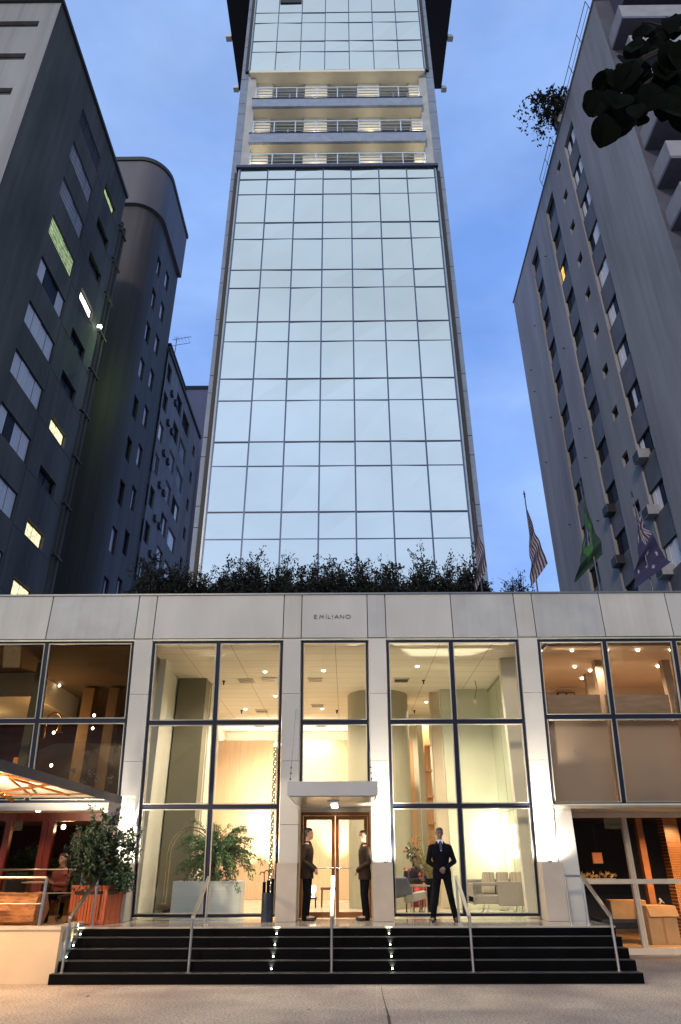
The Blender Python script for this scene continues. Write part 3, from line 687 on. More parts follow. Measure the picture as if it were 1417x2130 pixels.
# canopy
cz0,cz1=2.99,3.27
shell('canopy_band',-1.155,.61,14.3,14.36,cz0+.02,cz1+.0,mat('canopy_fascia_metal',(.36,.35,.345),.5,var=.05,scale=2)); 
can=bpy.data.objects['canopy_band']
g=MB(); g.box(-1.15,-1.10,14.37,16.55,cz0+.03,cz1-.01); g.box(.555,.605,14.37,16.55,cz0+.03,cz1-.01); g.box(-1.145,.60,14.37,16.55,cz1-.06,cz1-.012)
g.build('canopy_sides',mat('canopy_fascia_metal',(.36,.35,.345)),can)
MB().box(-1.10,.555,14.365,17.25,cz0,cz0+.03).build('soffit',mat('satin_soffit',(.55,.50,.42),.22,metal=.6,var=.06,scale=1),can)
sp_=MB().lathe((-.27,15.2,cz0-.02),[(.12,0),(.14,.018)],16).build('ceiling_speaker',mat('blue_grey_disc',(.10,.14,.22),.5),can)
for y in (16.2,16.95):
    d=MB().lathe((-.27,y,cz0-.02),[(.07,0),(.08,.018)],14).build('downlight',e_dl,can); spot('canopy_downlight',(-.27,y,cz0-.04),(-.27,y-.1,0),70,(1,.85,.6),110,.6,.05,d)
for x in (-1.09,.55):
    g=MB().tube([(x-.04,14.6,cz1),(x-.06,16.05,5.0)],.004,5)
    for q in range(3): g.lathe((x-.04-.003*q,14.7+.1*q,cz1+.07+.12*q),[(.012,0),(.02,.015),(.012,.03)],6)
    g.build('canopy_rod',m_frame,can)
# door recess, doors
m_dw=mat('copper_brown_frame',(.22,.09,.035),.3,metal=.55,var=.25,scale=1.5,stretch=(1,1,.3))
shell('door_cheek',-1.09,-1.055,16.95,17.5,.78,3.05,m_block); shell('door_cheek',.535,.57,16.95,17.5,.78,3.05,m_block)
shell('door_head',-1.05,.535,17.22,17.4,2.90,3.08,m_stone)
g=MB(); g.box(-1.05,-1.0,17.24,17.36,.785,2.9); g.box(.48,.53,17.24,17.36,.785,2.9); g.box(-1.0,.48,17.245,17.355,2.83,2.897); fr=g.build('door_frame',m_dw,pod)
for s,a,c in ((-1,-.995,-.272),(1,-.255,.475)):
    g=MB(); t=.075; g.box(a,a+t,17.27,17.33,.79,2.825); g.box(c-t,c,17.27,17.33,.79,2.825); g.box(a+t,c-t,17.272,17.328,2.74,2.825); g.box(a+t,c-t,17.272,17.328,.79,.90)
    d=g.build('glass_door',m_dw,pod,bevel=.004)
    e=MB(); e.face([(a+t,17.3,.9),(c-t,17.3,.9),(c-t,17.3,2.74),(a+t,17.3,2.74)]); e.build('glass_pane',g_pane,d)
    e=MB(); e.tube([(a+.03,17.2,1.75),(c-.03,17.2,1.75)],.014,8); e.box(c-.06 if s<0 else a+.02,c-.02 if s<0 else a+.06,17.2,17.27,1.72,1.78); e.build('push_bar',mat('polished_steel',(.6,.6,.6),.18,metal=1,var=.02),d)
# landing slab, restaurant terrace slab
m_land=mat('polished_landing',(.42,.36,.29),.12,var=.08,scale=1.5)
shell('landing',-5.10,5.06,15.09,17.0,.75,.78,m_land)
shell('landing_base',-5.10,4.95,15.36,17.0,0,.745,m_joint)
shell('terrace_floor',-14.3,-5.105,14.35,18.3,.60,.775,mat('terrace_floor',(.34,.24,.15),.3,var=.15,scale=2))
# left bay : soffit, restaurant front
shell('bay_soffit',-14.3,-5.0,16.45,18.5,2.96,3.05,mat('painted_soffit',(.62,.54,.38),.6,var=.04)); shell('soffit_edge',-14.3,-5.0,16.37,16.45,2.90,3.055,m_stone)
YD=18.2; m_red=mat('red_brown_timber',(.16,.022,.008),.35,var=.3,scale=3,stretch=(6,6,.4)); m_red2=mat('orange_timber',(.42,.15,.04),.45,var=.2,scale=3,stretch=(6,6,.4))
def dz(px,py): return aty(px,py,YD)[0]
g=MB(); g.box(-14,-5.0,YD-.1,YD+.1,2.78,2.958)
for px in (91,104,14,-60,-140,-155,-230): 
    x=dz(px,1750); g.box(x-.07,x+.07,YD-.08,YD+.08,.78,2.78)
g.build('restaurant_door_frame',m_red,pod)
x0,x1=dz(100,1800),dz(12,1800)
e=MB(); e.face([(-14,YD,.8),(-5.2,YD,.8),(-5.2,YD,2.78),(-14,YD,2.78)]); e.build('restaurant_glass',glass('dark_tinted_glass',(.5,.42,.33),mul=1.0),pod)
shell('side_timber',dz(200,1800),-5.0,YD-.05,YD+.1,.78,2.78,m_red)
shell('half_wall_panel',-14,-5.3,18.75,18.85,.78,1.62,mat('tan_panel',(.26,.15,.07),.5,var=.2,scale=2))
# restaurant interior (dark, warm)
shell('restaurant_floor',-14.3,-5.0,18.3,27,.6,.77,mat('timber_floor',(.20,.10,.05),.35,var=.2,scale=2,stretch=(1,6,1)))
shell('restaurant_back_wall',-14.3,-5.0,24.5,24.7,.7,6.9,mat('restaurant_wall',(.07,.02,.01),.6,var=.3,scale=1,stretch=(3,3,.3)))
shell('restaurant_end_wall',-14.5,-14.3,14.3,28,0,7.0,m_joint); shell('shop_end_wall',14.4,14.6,16,28,0,7.0,m_joint)
shell('restaurant_mid_slab',-14.3,-5.0,18.5,24.5,2.98,3.12,mat('painted_soffit',(.62,.54,.38)))
g=MB(); g.box(-14.0,-8.5,18.7,22,5.9,6.55); g.build('dropped_ceiling',m_lwal,pod); shell('restaurant_ceiling',-14.3,-5.0,16.2,24.5,6.56,6.6,mat('brown_ceiling',(.17,.115,.055),.8,var=.15,scale=1))
for px,w in ((180,.32),(232,.28)):
    x=colx_(px,1500,20.5); shell('interior_column',x-w/2,x+w/2,20.3,20.7,3.12,6.5,mat('ochre_column',(.24,.16,.07),.5,var=.1))
shell('interior_pier',colx_(82,1420,17.5)-.1,colx_(82,1420,17.5)+.1,17.4,17.6,3.12,6.5,mat('grey_olive_wall',(.33,.30,.20)))
shell('orange_niche',colx_(52,1480,23),colx_(66,1480,23),22.9,23.1,3.12,4.9,emi('niche_glow',(1,.36,.08),.8))
e_bulb=emi('bulb',(1,.93,.75),18)
for px,py,Y in ((124,1426,20),(196,1488,19.5),(112,1524,19),(253,1379,19),(186,1480,21),(107,1592,18.6),(193,1515,19.5),(174,1463,21)):
    p=aty(px,py,Y); MB().lathe((p[0],p[1],p[2]-.04),[(.015,0),(.04,.03),(.04,.05),(.015,.08)],8).build('ceiling_spot',e_bulb,pod)
p=aty(112,1500,18.9); g=MB().tube([(p[0]-.18,p[1],p[2]-.45),(p[0]-.2,p[1],p[2]-.1)]+[(p[0]-.0+.19*math.cos(a),p[1],p[2]+.05+.17*math.sin(a)) for a in np.linspace(math.pi,0,9)]+[(p[0]+.19,p[1],p[2]-.1)],.022,8)
g.lathe((p[0]+.19,p[1],p[2]-.3),[(.10,0),(.05,.1),(.03,.2)],12); g.build('curved_wall_lamp',mat('brass_orange',(.5,.24,.07),.35,metal=.5),pod)
point('restaurant_glow',(-8.2,19.4,5.3),55,(1,.62,.3),.1,pod); point('restaurant_glow',(-11,20.5,5.4),90,(1,.7,.4),.1,pod); point('restaurant_glow_low',(-7.6,20.5,2.5),40,AMBER,.1,pod)
for x in (-5.6,-7.2,-8.6):
    d=MB().lathe((x,17.3,2.93),[(.05,0),(.06,.028)],12).build('soffit_downlight',e_dl,pod); spot('soffit_light',(x,17.3,2.9),(x,17.3,0),60,(1,.62,.3),120,.6,.04,d)
m_sf_=mat('dull_sill',(.26,.22,.17),.5)
# right bay : soffit, storefront, shop
shell('bay_soffit',4.57,14.4,16.4,18.45,2.94,3.0,mat('painted_soffit',(.62,.54,.38))); MB(PT).box(4.57,13.8,2.915,2.965,-.25,-.0).build('sill_band',m_sf_,pod)
shell('return_wall',4.57,4.98,16.55,18.3,0,2.94,m_shaft)
YS=18.3; m_sf=mat('cream_storefront_frame',(.62,.52,.40),.45,var=.06)
MB().box(4.99,5.12,YS-.35,YS+.05,.0,2.93).build('storefront_jamb',m_sf,pod,bevel=.01)
g=MB(); g.box(5.12,13.8,YS-.1,YS+.1,2.82,2.935); g.box(5.12,13.8,YS-.12,YS+.12,.005,.13); g.box(5.2,13.8,YS-.08,YS+.08,1.40,1.50)
for x in (5.18,6.74,8.3,9.86,11.4,13): 
    g.box(x-.035,x-.005,YS-.085,YS+.085,.13,2.82); g.box(x+.005,x+.035,YS-.085,YS+.085,.13,2.82); g.box(x-.06,x+.06,YS-.06,YS+.06,.13,2.82)
g.build('storefront_frame',m_sf,pod)
e=MB(); e.face([(5.2,YS,.13),(13.8,YS,.13),(13.8,YS,2.82),(5.2,YS,2.82)]); e.build('storefront_glass',g_pane,pod)
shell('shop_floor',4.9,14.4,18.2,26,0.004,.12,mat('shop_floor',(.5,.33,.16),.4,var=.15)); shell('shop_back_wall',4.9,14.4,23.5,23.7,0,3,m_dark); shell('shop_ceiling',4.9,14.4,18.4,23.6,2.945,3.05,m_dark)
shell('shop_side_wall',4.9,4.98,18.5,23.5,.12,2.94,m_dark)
x=colx_(1335,1760,20.2); shell('shop_column',x-.08,x+.08,20.1,20.3,.12,2.94,mat('orange_brown_column',(.32,.14,.05),.5))
def mosaic():
    m=bpy.data.materials.new('gold_mosaic'); m.use_nodes=True; t=m.node_tree; bs=t.nodes['Principled BSDF']; bs.inputs['Roughness'].default_value=.3
    c=t.nodes.new('ShaderNodeTexCoord'); b_=t.nodes.new('ShaderNodeTexBrick'); b_.inputs['Color1'].default_value=(.75,.38,.12,1); b_.inputs['Color2'].default_value=(.55,.25,.07,1); b_.inputs['Mortar'].default_value=(.10,.04,.01,1)
    b_.inputs['Scale'].default_value=1; b_.inputs['Mortar Size'].default_value=.006; b_.inputs['Brick Width'].default_value=.05; b_.inputs['Row Height'].default_value=.04
    mp_=t.nodes.new('ShaderNodeMapping'); mp_.inputs['Rotation'].default_value=(R_(90),0,0); t.links.new(c.outputs['Object'],mp_.inputs[0]); t.links.new(mp_.outputs[0],b_.inputs['Vector']); t.links.new(b_.outputs[0],bs.inputs['Base Color']); return m
xa_,xb_=colx_(1385,1760,20.5),colx_(1411,1760,20.5); shell('mosaic_pillar',xa_,xb_+.05,20.4,20.8,.12,2.94,mosaic())
spot('shop_light',(7.6,18.9,2.8),(7.6,19.6,.2),130,AMBER,120,.6,.05,pod); spot('shop_light',(8.0,18.7,2.7),(8.2,19.2,.6),220,AMBER,100,.6,.05,pod); spot('shop_light',(9.2,19.2,2.7),(8.6,20.4,1.2),160,AMBER,100,.6,.05,pod); spot('shop_light',(6.2,18.8,2.8),(6.4,19.4,.2),22,AMBER,110,.7,.05,pod)
# upper right rooms: peach room, roller blinds on the lower row
m_pe=mat('peach_room_wall',(.52,.38,.26),.7,var=.06,scale=.8)
shell('room_back_wall',4.9,14.4,20.6,20.8,3.0,6.6,m_pe); shell('room_ceiling',4.9,14.4,16.2,20.6,6.50,6.56,m_pe); shell('room_floor',4.9,14.4,16.7,20.6,3.02,3.10,m_pe)
x=colx_(1215,1400,19); shell('room_pier',x,x+.3,18.9,19.1,3.1,6.5,mat('peach_pier',(.34,.25,.17),.7)); x=colx_(1245,1400,17.6); shell('room_pier',x-.1,x+.1,17.5,17.7,3.1,6.5,mat('peach_pier',(.6,.42,.28)))
x=colx_(1386,1400,17.6); shell('room_pier',x-.1,x+.1,17.5,17.7,3.1,6.5,mat('peach_pier',(.6,.42,.28)))
def blindmat():
    m=bpy.data.materials.new('roller_blind'); m.use_nodes=True; t=m.node_tree; t.nodes.clear(); o=t.nodes.new('ShaderNodeOutputMaterial')
    d=t.nodes.new('ShaderNodeBsdfDiffuse'); d.inputs[0].default_value=(.46,.40,.33,1); r=t.nodes.new('ShaderNodeBsdfTranslucent'); r.inputs[0].default_value=(.50,.42,.33,1); a=t.nodes.new('ShaderNodeMixShader'); a.inputs[0].default_value=.5
    t.links.new(d.outputs[0],a.inputs[1]); t.links.new(r.outputs[0],a.inputs[2]); t.links.new(a.outputs[0],o.inputs[0]); return m
m_rb=blindmat()
for a,c in ((4.62,6.08),(6.2,7.72),(7.84,9.34),(9.46,10.95),(11.05,12.45),(12.6,13.7)):
    MB(PT).box(a,c,3.0,4.78,-.32,-.315).build('roller_blind',m_rb,pod)
    MB(PT).box(a,c,4.86,5.42,-.62,-.60).build('low_screen',mat('low_screen',(.26,.19,.12),.6,var=.2,scale=2,stretch=(1,1,6)),pod)
for px,py in ((1134,1344),(1202,1343),(1275,1344),(1342,1343),(1196,1388),(1228,1396),(1211,1412),(1240,1395),(1369,1387),(1382,1393),(1415,1341)):
    z_=6.46; p=atz(px,py,z_)
    if p[1]<16.4: p=np.array([p[0],16.5,z_])
    p[1]=min(p[1],20.3); MB().lathe((p[0],p[1],z_-.01),[(.03,0),(.045,.03)],10).build('room_downlight',e_bulb,pod)
for x,y in ((5.6,18.2),(7.4,18.2),(9.6,18.2),(6.4,17.2),(12,18.2)): spot('room_light',(x,y,6.4),(x,y+.2,3),95,(1,.80,.58),150,.5,.05,pod)
for x in (5.4,7.0,8.6,10.3): point('room_low_light',(x,18.0,4.4),22,(1,.80,.58),.1,pod)
# picture frames, plants silhouettes in that room
for px in (1172,1190): 
    p=aty(px,1448,20.4); f=MB().box(p[0]-.13,p[0]+.13,20.5,20.55,p[2]-.13,p[2]+.13).build('picture_frame',m_frame,pod); MB().box(p[0]-.1,p[0]+.1,20.48,20.49,p[2]-.1,p[2]+.1).build('picture',m_pe,f)
# ------------------------------------------------------------------ entrance stairs
st=thing('entrance_stairs',(0,14.5,0),'five glossy black steps with small white step lights up to the entrance','stairs')
m_blk=mat('polished_black_stone',(.0025,.0025,.003),.3,var=.3,scale=3,spec=.06); m_nose=mat('dark_grey_tread',(.045,.042,.042),.6,var=.3,scale=5,spec=.2)  # treads are a lighter grey than the black risers
ys=[14.05+.2625*i for i in range(5)]
for i in range(5):
    x0=-5.14 if i==0 else -5.10; z1=.156*(i+1)
    s_=MB().box(x0,5.06,ys[i],15.35,z1-.156+ (0 if i==0 else -.0),z1-.004 if i<4 else .745).build('step',m_blk,st,bevel=.006)
    if i<4: MB().box(x0+.002,5.058,ys[i]+.001,ys[i]+.2625,z1-.003,z1).build('tread',m_nose,s_)
e_step=emi('step_light',(.92,1,.78),16)
spots_=[(663,1930),(604,1955),(0,0)]
for px,py,i in ((575.5,1950,4),(572,1970,3),(568.5,1994,2),(564.5,2017,1),(809.5,1945,4),(812,1969,3),(814.5,1993,2),(816.5,2018,1),(168,1938,4),(154,1960,3),(139,1985,2)):
    p=aty(px,py,ys[i]); z=.156*i+.03
    l=MB().box(p[0]-.013,p[0]+.013,ys[i]-.012,ys[i]-.001,z,z+.022).build('step_light',e_step,st)
    spot('step_glow',(p[0],ys[i]-.022,z+.012),(p[0],ys[i]+.012,z+.2),22,(.92,1,.75),85,.9,.004,l)
# low terrace wall at the left
tw=thing('terrace_wall',(-9.5,14.25,0),'low smooth cream terrace wall left of the black stairs','wall')
MB().box(-14.3,-5.11,14.2,14.4,0,.80).build('wall_face',mat('warm_lit_wall_render',(.60,.46,.31),.75,var=.06,scale=1.5,bump=.05),tw); MB().box(-5.3,-5.113,14.4,15.4,0,.80).build('wall_return',mat('grey_return',(.36,.37,.38),.8,var=.08),tw)  # warm lamp light is put into the front wall colour
MB().box(-14.3,-5.105,14.17,14.42,.80,.85).build('wall_cap',mat('wall_cap_stone',(.5,.42,.33),.6),tw); MB().box(-5.32,-5.107,14.421,15.4,.80,.848).build('wall_cap',mat('wall_cap_stone',(.5,.42,.33)),tw)
# ------------------------------------------------------------------ handrails
m_ss=mat('brushed_stainless',(.55,.54,.52),.28,metal=1,var=.06,scale=3)
def handrail(label,X,ya,yb,h0=.98,h1=1.60,ext=None,X1=None):
    X1=X if X1 is None else X1
    t=thing('handrail',(X,(ya+yb)/2,.156),label,'handrail','stainless handrails on the black stairs')
    MB().tube([(X,ya,.156),(X,ya,h0)],.024,10).build('post',m_ss,t); MB().tube([(X1,yb,.78),(X1,yb,h1)],.024,10).build('post',m_ss,t)
    for x,y,z in ((X,ya,.156),(X1,yb,.78)): MB().lathe((x,y,z),[(.05,0),(.05,.008),(.03,.014)],14).build('base_plate',m_ss,t)
    g=MB(); d=Vector((X1-X,yb-ya,h1-h0)); up_=.022
    g.hexa([(X-.03,ya,h0-up_),(X+.03,ya,h0-up_),(X1-.03,yb,h1-up_),(X1+.03,yb,h1-up_),(X-.03,ya,h0+up_),(X+.03,ya,h0+up_),(X1-.03,yb,h1+up_),(X1+.03,yb,h1+up_)])
    g.build('top_rail',m_ss,t)
    if ext:
        MB().box(*(sorted((X1,ext))),yb-.025,yb+.025,h1-.02,h1+.023).build('top_rail',m_ss,t); MB().tube([(ext,yb,.78),(ext,yb,h1)],.024,10).build('post',m_ss,t)
handrail('second handrail from the left, in front of the lobby tree',-2.77,14.18,15.5)
handrail('middle handrail leading straight to the glass doors',-.28,14.18,15.5)
handrail('handrail beside the guard in black suit, right of the doors',2.18,14.18,15.5)
handrail('rightmost handrail with a level end loop by the shop front',4.72,14.25,15.6,ext=4.38)
handrail('leftmost handrail beside the terrace wall and planter',-4.98,14.2,15.6,X1=-5.03)
# ------------------------------------------------------------------ unseen front added behind the viewer to darken glass reflections
op=thing('unseen_dark_front',(0,-16,0),'low dark front added unseen behind the viewer to darken window reflections','building')
OT=lambda u,v,w:(u,-16+w,v); hs_=[(x,x+1.3,1.0+3*f,2.6+3*f) for f in range(2) for x in range(-24,25,3)]
g=MB(OT); wall(g,-26,26,0,6.6,hs_,.2); g.build('wall',mat('dark_reflection_wall',(.05,.045,.04),.9,var=.3,scale=1),op)
for i,h in enumerate(hs_): MB(OT).box(*h,-.25,-.2).build('window',emi('reflection_window_glow',(1,.75,.4),1.2) if i%7==3 else m_pane,op)  # glowing windows added to show up as lights in reflections
MB().box(-26,26,-22,-15.9,6.6,6.8).build('roof',m_roofedge,op)
# ------------------------------------------------------------------ plants
m_leafd=mat('dark_leaf',(.006,.011,.007),.8,var=.5,scale=9); m_leafg=mat('green_leaf',(.055,.13,.035),.4,var=.5,scale=7); m_leafs=mat('dull_green_leaf',(.035,.07,.03),.45,var=.5,scale=9)  # leaf tones: near black, green and dull green
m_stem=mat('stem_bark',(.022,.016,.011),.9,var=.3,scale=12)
def leaf(mb,p,d,up,l,w_,fold=.25):
    d=d.normalized(); s=d.cross(up); s=s.normalized() if s.length>1e-3 else Vector((1,0,0)); n=s.cross(d)
    P=lambda a,b,c: p+d*a*l+s*b*w_+n*c*l
    mb.face([P(0,0,0),P(.45,-.5,fold*.4),P(1,0,-.08),P(.5,0,-.02)]); mb.face([P(0,0,0),P(.5,0,-.02),P(1,0,-.08),P(.45,.5,fold*.4)])
def rv(r,s=1): return Vector((r.uniform(-s,s),r.uniform(-s,s),r.uniform(-s,s)))
def shrub(label,base,h,rx,ry,nst,nleaf,ll,mleaf,seed,name='shrub',cat='shrub',group=None,spread=.8,lowfill=True,droop=0,fill=1.0):
    r=random.Random(seed); t=thing(name,base,label,cat,group); S=MB(); F=MB(); B=Vector(base)
    tips=[]
    for i in range(nst):
        a=r.uniform(0,2*math.pi); q=r.uniform(.15,1)**.6; hh=h*r.uniform(.55,1.0)*(1-.35*q*q)
        e=B+Vector((math.cos(a)*rx*q*spread,math.sin(a)*ry*q*spread,hh)); m=B+Vector((math.cos(a)*rx*q*.35,math.sin(a)*ry*q*.35,hh*.55))+rv(r,.05*h)
        P=[B+Vector((math.cos(a)*rx*q*.2,math.sin(a)*ry*q*.2,0)),m,e]; S.tube(P,[.012*h,.008*h,.003*h],5); tips.append((m,e))
        for k in range(r.randint(3,6)):
            f=r.uniform(.25,1); s0=m.lerp(e,f) if r.random()<.7 else B.lerp(m,f); d=rv(r)+Vector((0,0,.5-droop)); e2=s0+d.normalized()*h*r.uniform(.10,.26); S.tube([s0,e2],[.004*h,.0015*h],4); tips.append((s0,e2))
    for i in range(nleaf):
        a,b_=r.choice(tips); f=r.random()**.7; p=a.lerp(b_,f)+rv(r,.035*h); d=(b_-a).normalized()+rv(r,.9)+Vector((0,0,-droop)); leaf(F,p,d,rv(r)+Vector((0,0,1)),ll*r.uniform(.6,1.3),ll*.5*r.uniform(.7,1.2))
    if lowfill:
        for i in range(int(nleaf*fill)):
            a=r.uniform(0,2*math.pi); q=r.random()**.5; p=B+Vector((math.cos(a)*rx*q,math.sin(a)*ry*q,h*r.uniform(.02,.74)*(1-.25*q))); leaf(F,p,rv(r),rv(r)+Vector((0,0,1)),ll*r.uniform(.8,1.4),ll*.6)
    S.build('stems',m_stem,t); F.build('foliage',mleaf,t); return t
# roof terrace hedge: px centre, top px y, half width px
hedge=[(322,1158,30,'first shrub from the left, leaning by the grey block'),(372,1163,34,'second shrub from the left, thick and dark'),(425,1176,30,'low shrub in the gap before the tower glass'),(478,1158,34,'shrub with long twigs at the left edge of the glass'),(532,1146,36,'tallest twiggy shrub, left of centre'),(588,1162,32,'dense rounded shrub right of the tallest one'),(640,1163,34,'shrub above the left end of the hotel name'),(700,1152,36,'tall shrub above the hotel name'),(755,1158,36,'shrub right of the hotel name'),(812,1168,34,'low shrub with a ragged top, right of centre'),(868,1152,36,'tall shrub with upright twigs, right of centre'),(925,1163,34,'shrub near the right edge of the tower glass'),(978,1162,30,'last hedge shrub before the striped flag')]
for i,(px,py,hw,lab) in enumerate(hedge):
    Y=16.7+.35*((i*7)%3); top=aty(px,py,Y); h=top[2]-7.06; rr=hw*1.25*(Y*.888+5.6*.46)/1420
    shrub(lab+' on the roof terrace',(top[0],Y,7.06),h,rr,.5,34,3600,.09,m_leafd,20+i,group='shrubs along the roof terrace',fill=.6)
p=aty(1066,1170,17.2); shrub('separate rounded shrub against the sky between two flagpoles on the roof terrace',(p[0],17.2,7.06),p[2]-7.06,.42,.4,16,900,.07,m_leafd,60)
p=aty(290,1195,17.4); 
p=aty(1012,1140,17.6); 
def palm(label,base,n,l,seed,m=m_leafd,name='palm'):
    r=random.Random(seed); t=thing(name,base,label,'palm'); F=MB(); S=MB(); B=Vector(base)
    S.tube([B,B+Vector((0,0,.35))],[.06,.04],8)
    for i in range(n):
        a=2*math.pi*i/n+r.uniform(-.3,.3); el=r.uniform(.2,1.1); pts=[]; q=B+Vector((0,0,.35)); d=Vector((math.cos(a)*math.cos(el),math.sin(a)*math.cos(el),math.sin(el)))
        for k in range(9): pts.append(q.copy()); q=q+d*l/8; d=(d+Vector((0,0,-.13))).normalized()
        S.tube(pts,[.008]*8+[.002],4)
        for k in range(1,9):
            for s in (-1,1):
                dd=(pts[k]-pts[k-1]).normalized(); sd_=dd.cross(Vector((0,0,1))).normalized()*s; leaf(F,pts[k],sd_+dd*.7+Vector((0,0,-.25)),Vector((0,0,1)),l*.28,.03)
                leaf(F,(pts[k]+pts[k-1])/2,sd_+dd*.7+Vector((0,0,-.25)),Vector((0,0,1)),l*.28,.03)
    S.build('stems',m_stem,t); F.build('foliage',m,t); return t
p=aty(120,1215,17.3); palm('dark spreading palm on the roof terrace at far left below the lit windows',(p[0],17.3,7.06),14,1.1,3)
p=aty(160,1218,18.6); palm('second dark palm behind the first on the roof terrace, faintly green',(p[0]+.3,18.6,7.06),14,1.4,5,m_leafs)
p=aty(60,1225,16.9); palm('small palm at the far left end of the roof terrace',(p[0],16.9,7.06),12,.8,7)
p=aty(1270,1228,17); palm('tiny palm poking over the parapet between the green and blue flags',(p[0],17,7.06),10,.42,8)
# roof tree on the right block
u_,z_=rplane(1178,255)
P0=RT(7.7,46.9,-.2); tr=shrub('leafy bush overhanging the roof edge of the right apartment block',(P0[0],P0[1],46.9),2.9,3.3,1.9,34,3600,.24,m_leafd,91,name='roof_bush',cat='bush',spread=1.0,fill=.10)
MB().lathe((P0[0],P0[1],46.92),[(.45,0),(.55,.5),(.5,.5)],12).build('planter',m_rwall,tr)
# overhanging tree, top right, close to the camera
lt=thing('street_tree',(5.2,3.2,0),'street tree whose big rounded dark leaves hang into the top right corner','tree')
r=random.Random(12); S=MB(); S.tube([(5.2,3.2,0),(5.15,3.2,2.5),(5.0,3.15,5),(4.6,3.1,7.4)],[.2,.17,.14,.1],12); S.build('trunk',m_stem,lt)
S=MB(); F=MB()
def c3(px,py,Y=3.1): return Vector(aty(px,py,Y))
def bigleaf(mb,p,d,up,l,w_):
    d=d.normalized(); s=d.cross(up).normalized(); n=s.cross(d); K=9; prof=[0,.30,.58,.80,.94,1.0,1.0,.93,.70,.12]
    L_=[];C_=[];R_2=[]
    for k in range(K+1):
        a=k/K; c=p+d*a*l+n*(-.18*a*a*l); w2=prof[k]*w_/2; L_.append(c-s*w2+n*w2*.35); C_.append(c); R_2.append(c+s*w2+n*w2*.35)
    for k in range(K):
        mb.face([L_[k],C_[k],C_[k+1],L_[k+1]]); mb.face([C_[k],R_2[k],R_2[k+1],C_[k+1]])
br=[((1500,60),(1400,95),(1310,140)),((1480,140),(1380,150),(1285,215)),((1480,60),(1400,60),(1345,45)),((1480,200),(1420,190),(1350,190)),((1400,95),(1340,120),(1265,165)),((1500,250),(1440,240),(1405,235))]
trunk_top=Vector((4.6,3.1,7.4))
for b_ in br:
    P=[c3(*q) for q in b_]; S.tube([trunk_top,P[0]]+P[1:],[.05,.03,.018,.008],6)
S.build('branch',m_stem,lt)
can_eye=Vector(CC)
leafpts=[(1345,60,-1),(1388,62,1),(1330,105,-1),(1378,110,0),(1410,100,1),(1300,150,-1),(1340,150,0),(1380,160,1),(1412,160,0),(1290,195,-1),(1330,200,0),(1370,205,0),(1265,180,-1),(1245,210,-1),(1268,262,0),(1300,235,0),(1325,240,0),(1395,215,1),(1412,235,1),(1410,50,1),(1360,85,0),(1310,175,0),(1350,180,0),(1398,130,0),(1275,215,0),(1415,190,0),(1318,130,0),(1285,160,-1)]
for px,py,s in leafpts:
    for k in range(3):
        q=c3(px+r.uniform(-14,14),py+r.uniform(-14,14),3.1+r.uniform(-.25,.25)); d=Vector((-.5*r.random()+.25*s,r.uniform(-.6,.6),-1.0)); l=r.uniform(.15,.235); bigleaf(F,q-d.normalized()*l*.5,d,Vector((r.uniform(-.4,.4),-1,r.uniform(-.2,.9))),l,l*r.uniform(.72,.92))
for px,py,dx,dz,l,w_ in ((1262,190,-.15,-1,.30,.27),(1290,228,-.35,-1,.30,.24),(1236,205,-.3,-1,.12,.03)): bigleaf(F,c3(px,py),Vector((dx,0,dz)),Vector((.1,-1,.5)),l,w_)
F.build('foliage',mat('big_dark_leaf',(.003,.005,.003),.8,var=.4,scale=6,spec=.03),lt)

# ------------------------------------------------------------------ flags
def star(u,v,cu,cv,R,n=7,asp=1.5):
    x,y=(u-cu)*asp,(v-cv); d=math.hypot(x,y)
    if d>R: return False
    a=(math.atan2(y,x)+math.pi/2)%(2*math.pi/n)-math.pi/n; return d< R*(.45+.55*(abs(a)/(math.pi/n))**1.6)
def us(u,v):
    if u<.4 and v>.46:
        iu=int(u/.4*11);iv=int((v-.46)/.54*9); cu=(iu+.5)*.4/11; cv=.46+(iv+.5)*.54/9
        return 3 if (iu+iv)%2==0 and math.hypot((u-cu)*1.7,(v-cv))<.02 else 2
    return 1 if int(v*13)%2 else 0
def br_(u,v):
    x,y=(u-.5),(v-.5)
    if math.hypot(x*1.43,y)<.21: return 3 if abs(y-.06+.35*(x+.1)**2)<.022 else 2
    if abs(x)/.42+abs(y)/.40<1: return 1
    return 0
def au(u,v):
    if u<.5 and v>.5:
        x,y=(u-.25)*4,(v-.75)*4     # -1..1
        if abs(x)<.11 or abs(y)<.20: return 2
        if abs(x)<.2 or abs(y)<.34: return 1
        if abs(y-x)<.10 or abs(y+x)<.10: return 2
        if abs(y-x)<.24 or abs(y+x)<.24: return 1
        return 0
    for cu,cv,R in ((.25,.25,.13),(.75,.84,.06),(.75,.16,.06),(.62,.56,.06),(.88,.62,.06),(.80,.44,.035)):
        if star(u,v,cu,cv,R): return 1
    return 0
c_red=mat('flag_red_cloth',(.045,.010,.022),.8,var=.15);c_wh=mat('flag_white_cloth',(.22,.215,.26),.8,var=.08);c_bl=mat('flag_blue_cloth',(.013,.010,.045),.8,var=.15);c_gr=mat('flag_green_cloth',(.005,.022,.012),.8,var=.2);c_ye=mat('flag_yellow_cloth',(.018,.09,.010),.8,var=.1);c_b2=mat('flag_navy_disc',(.012,.015,.07),.8)  # cloth colours darkened to hold the shade of backlit flags
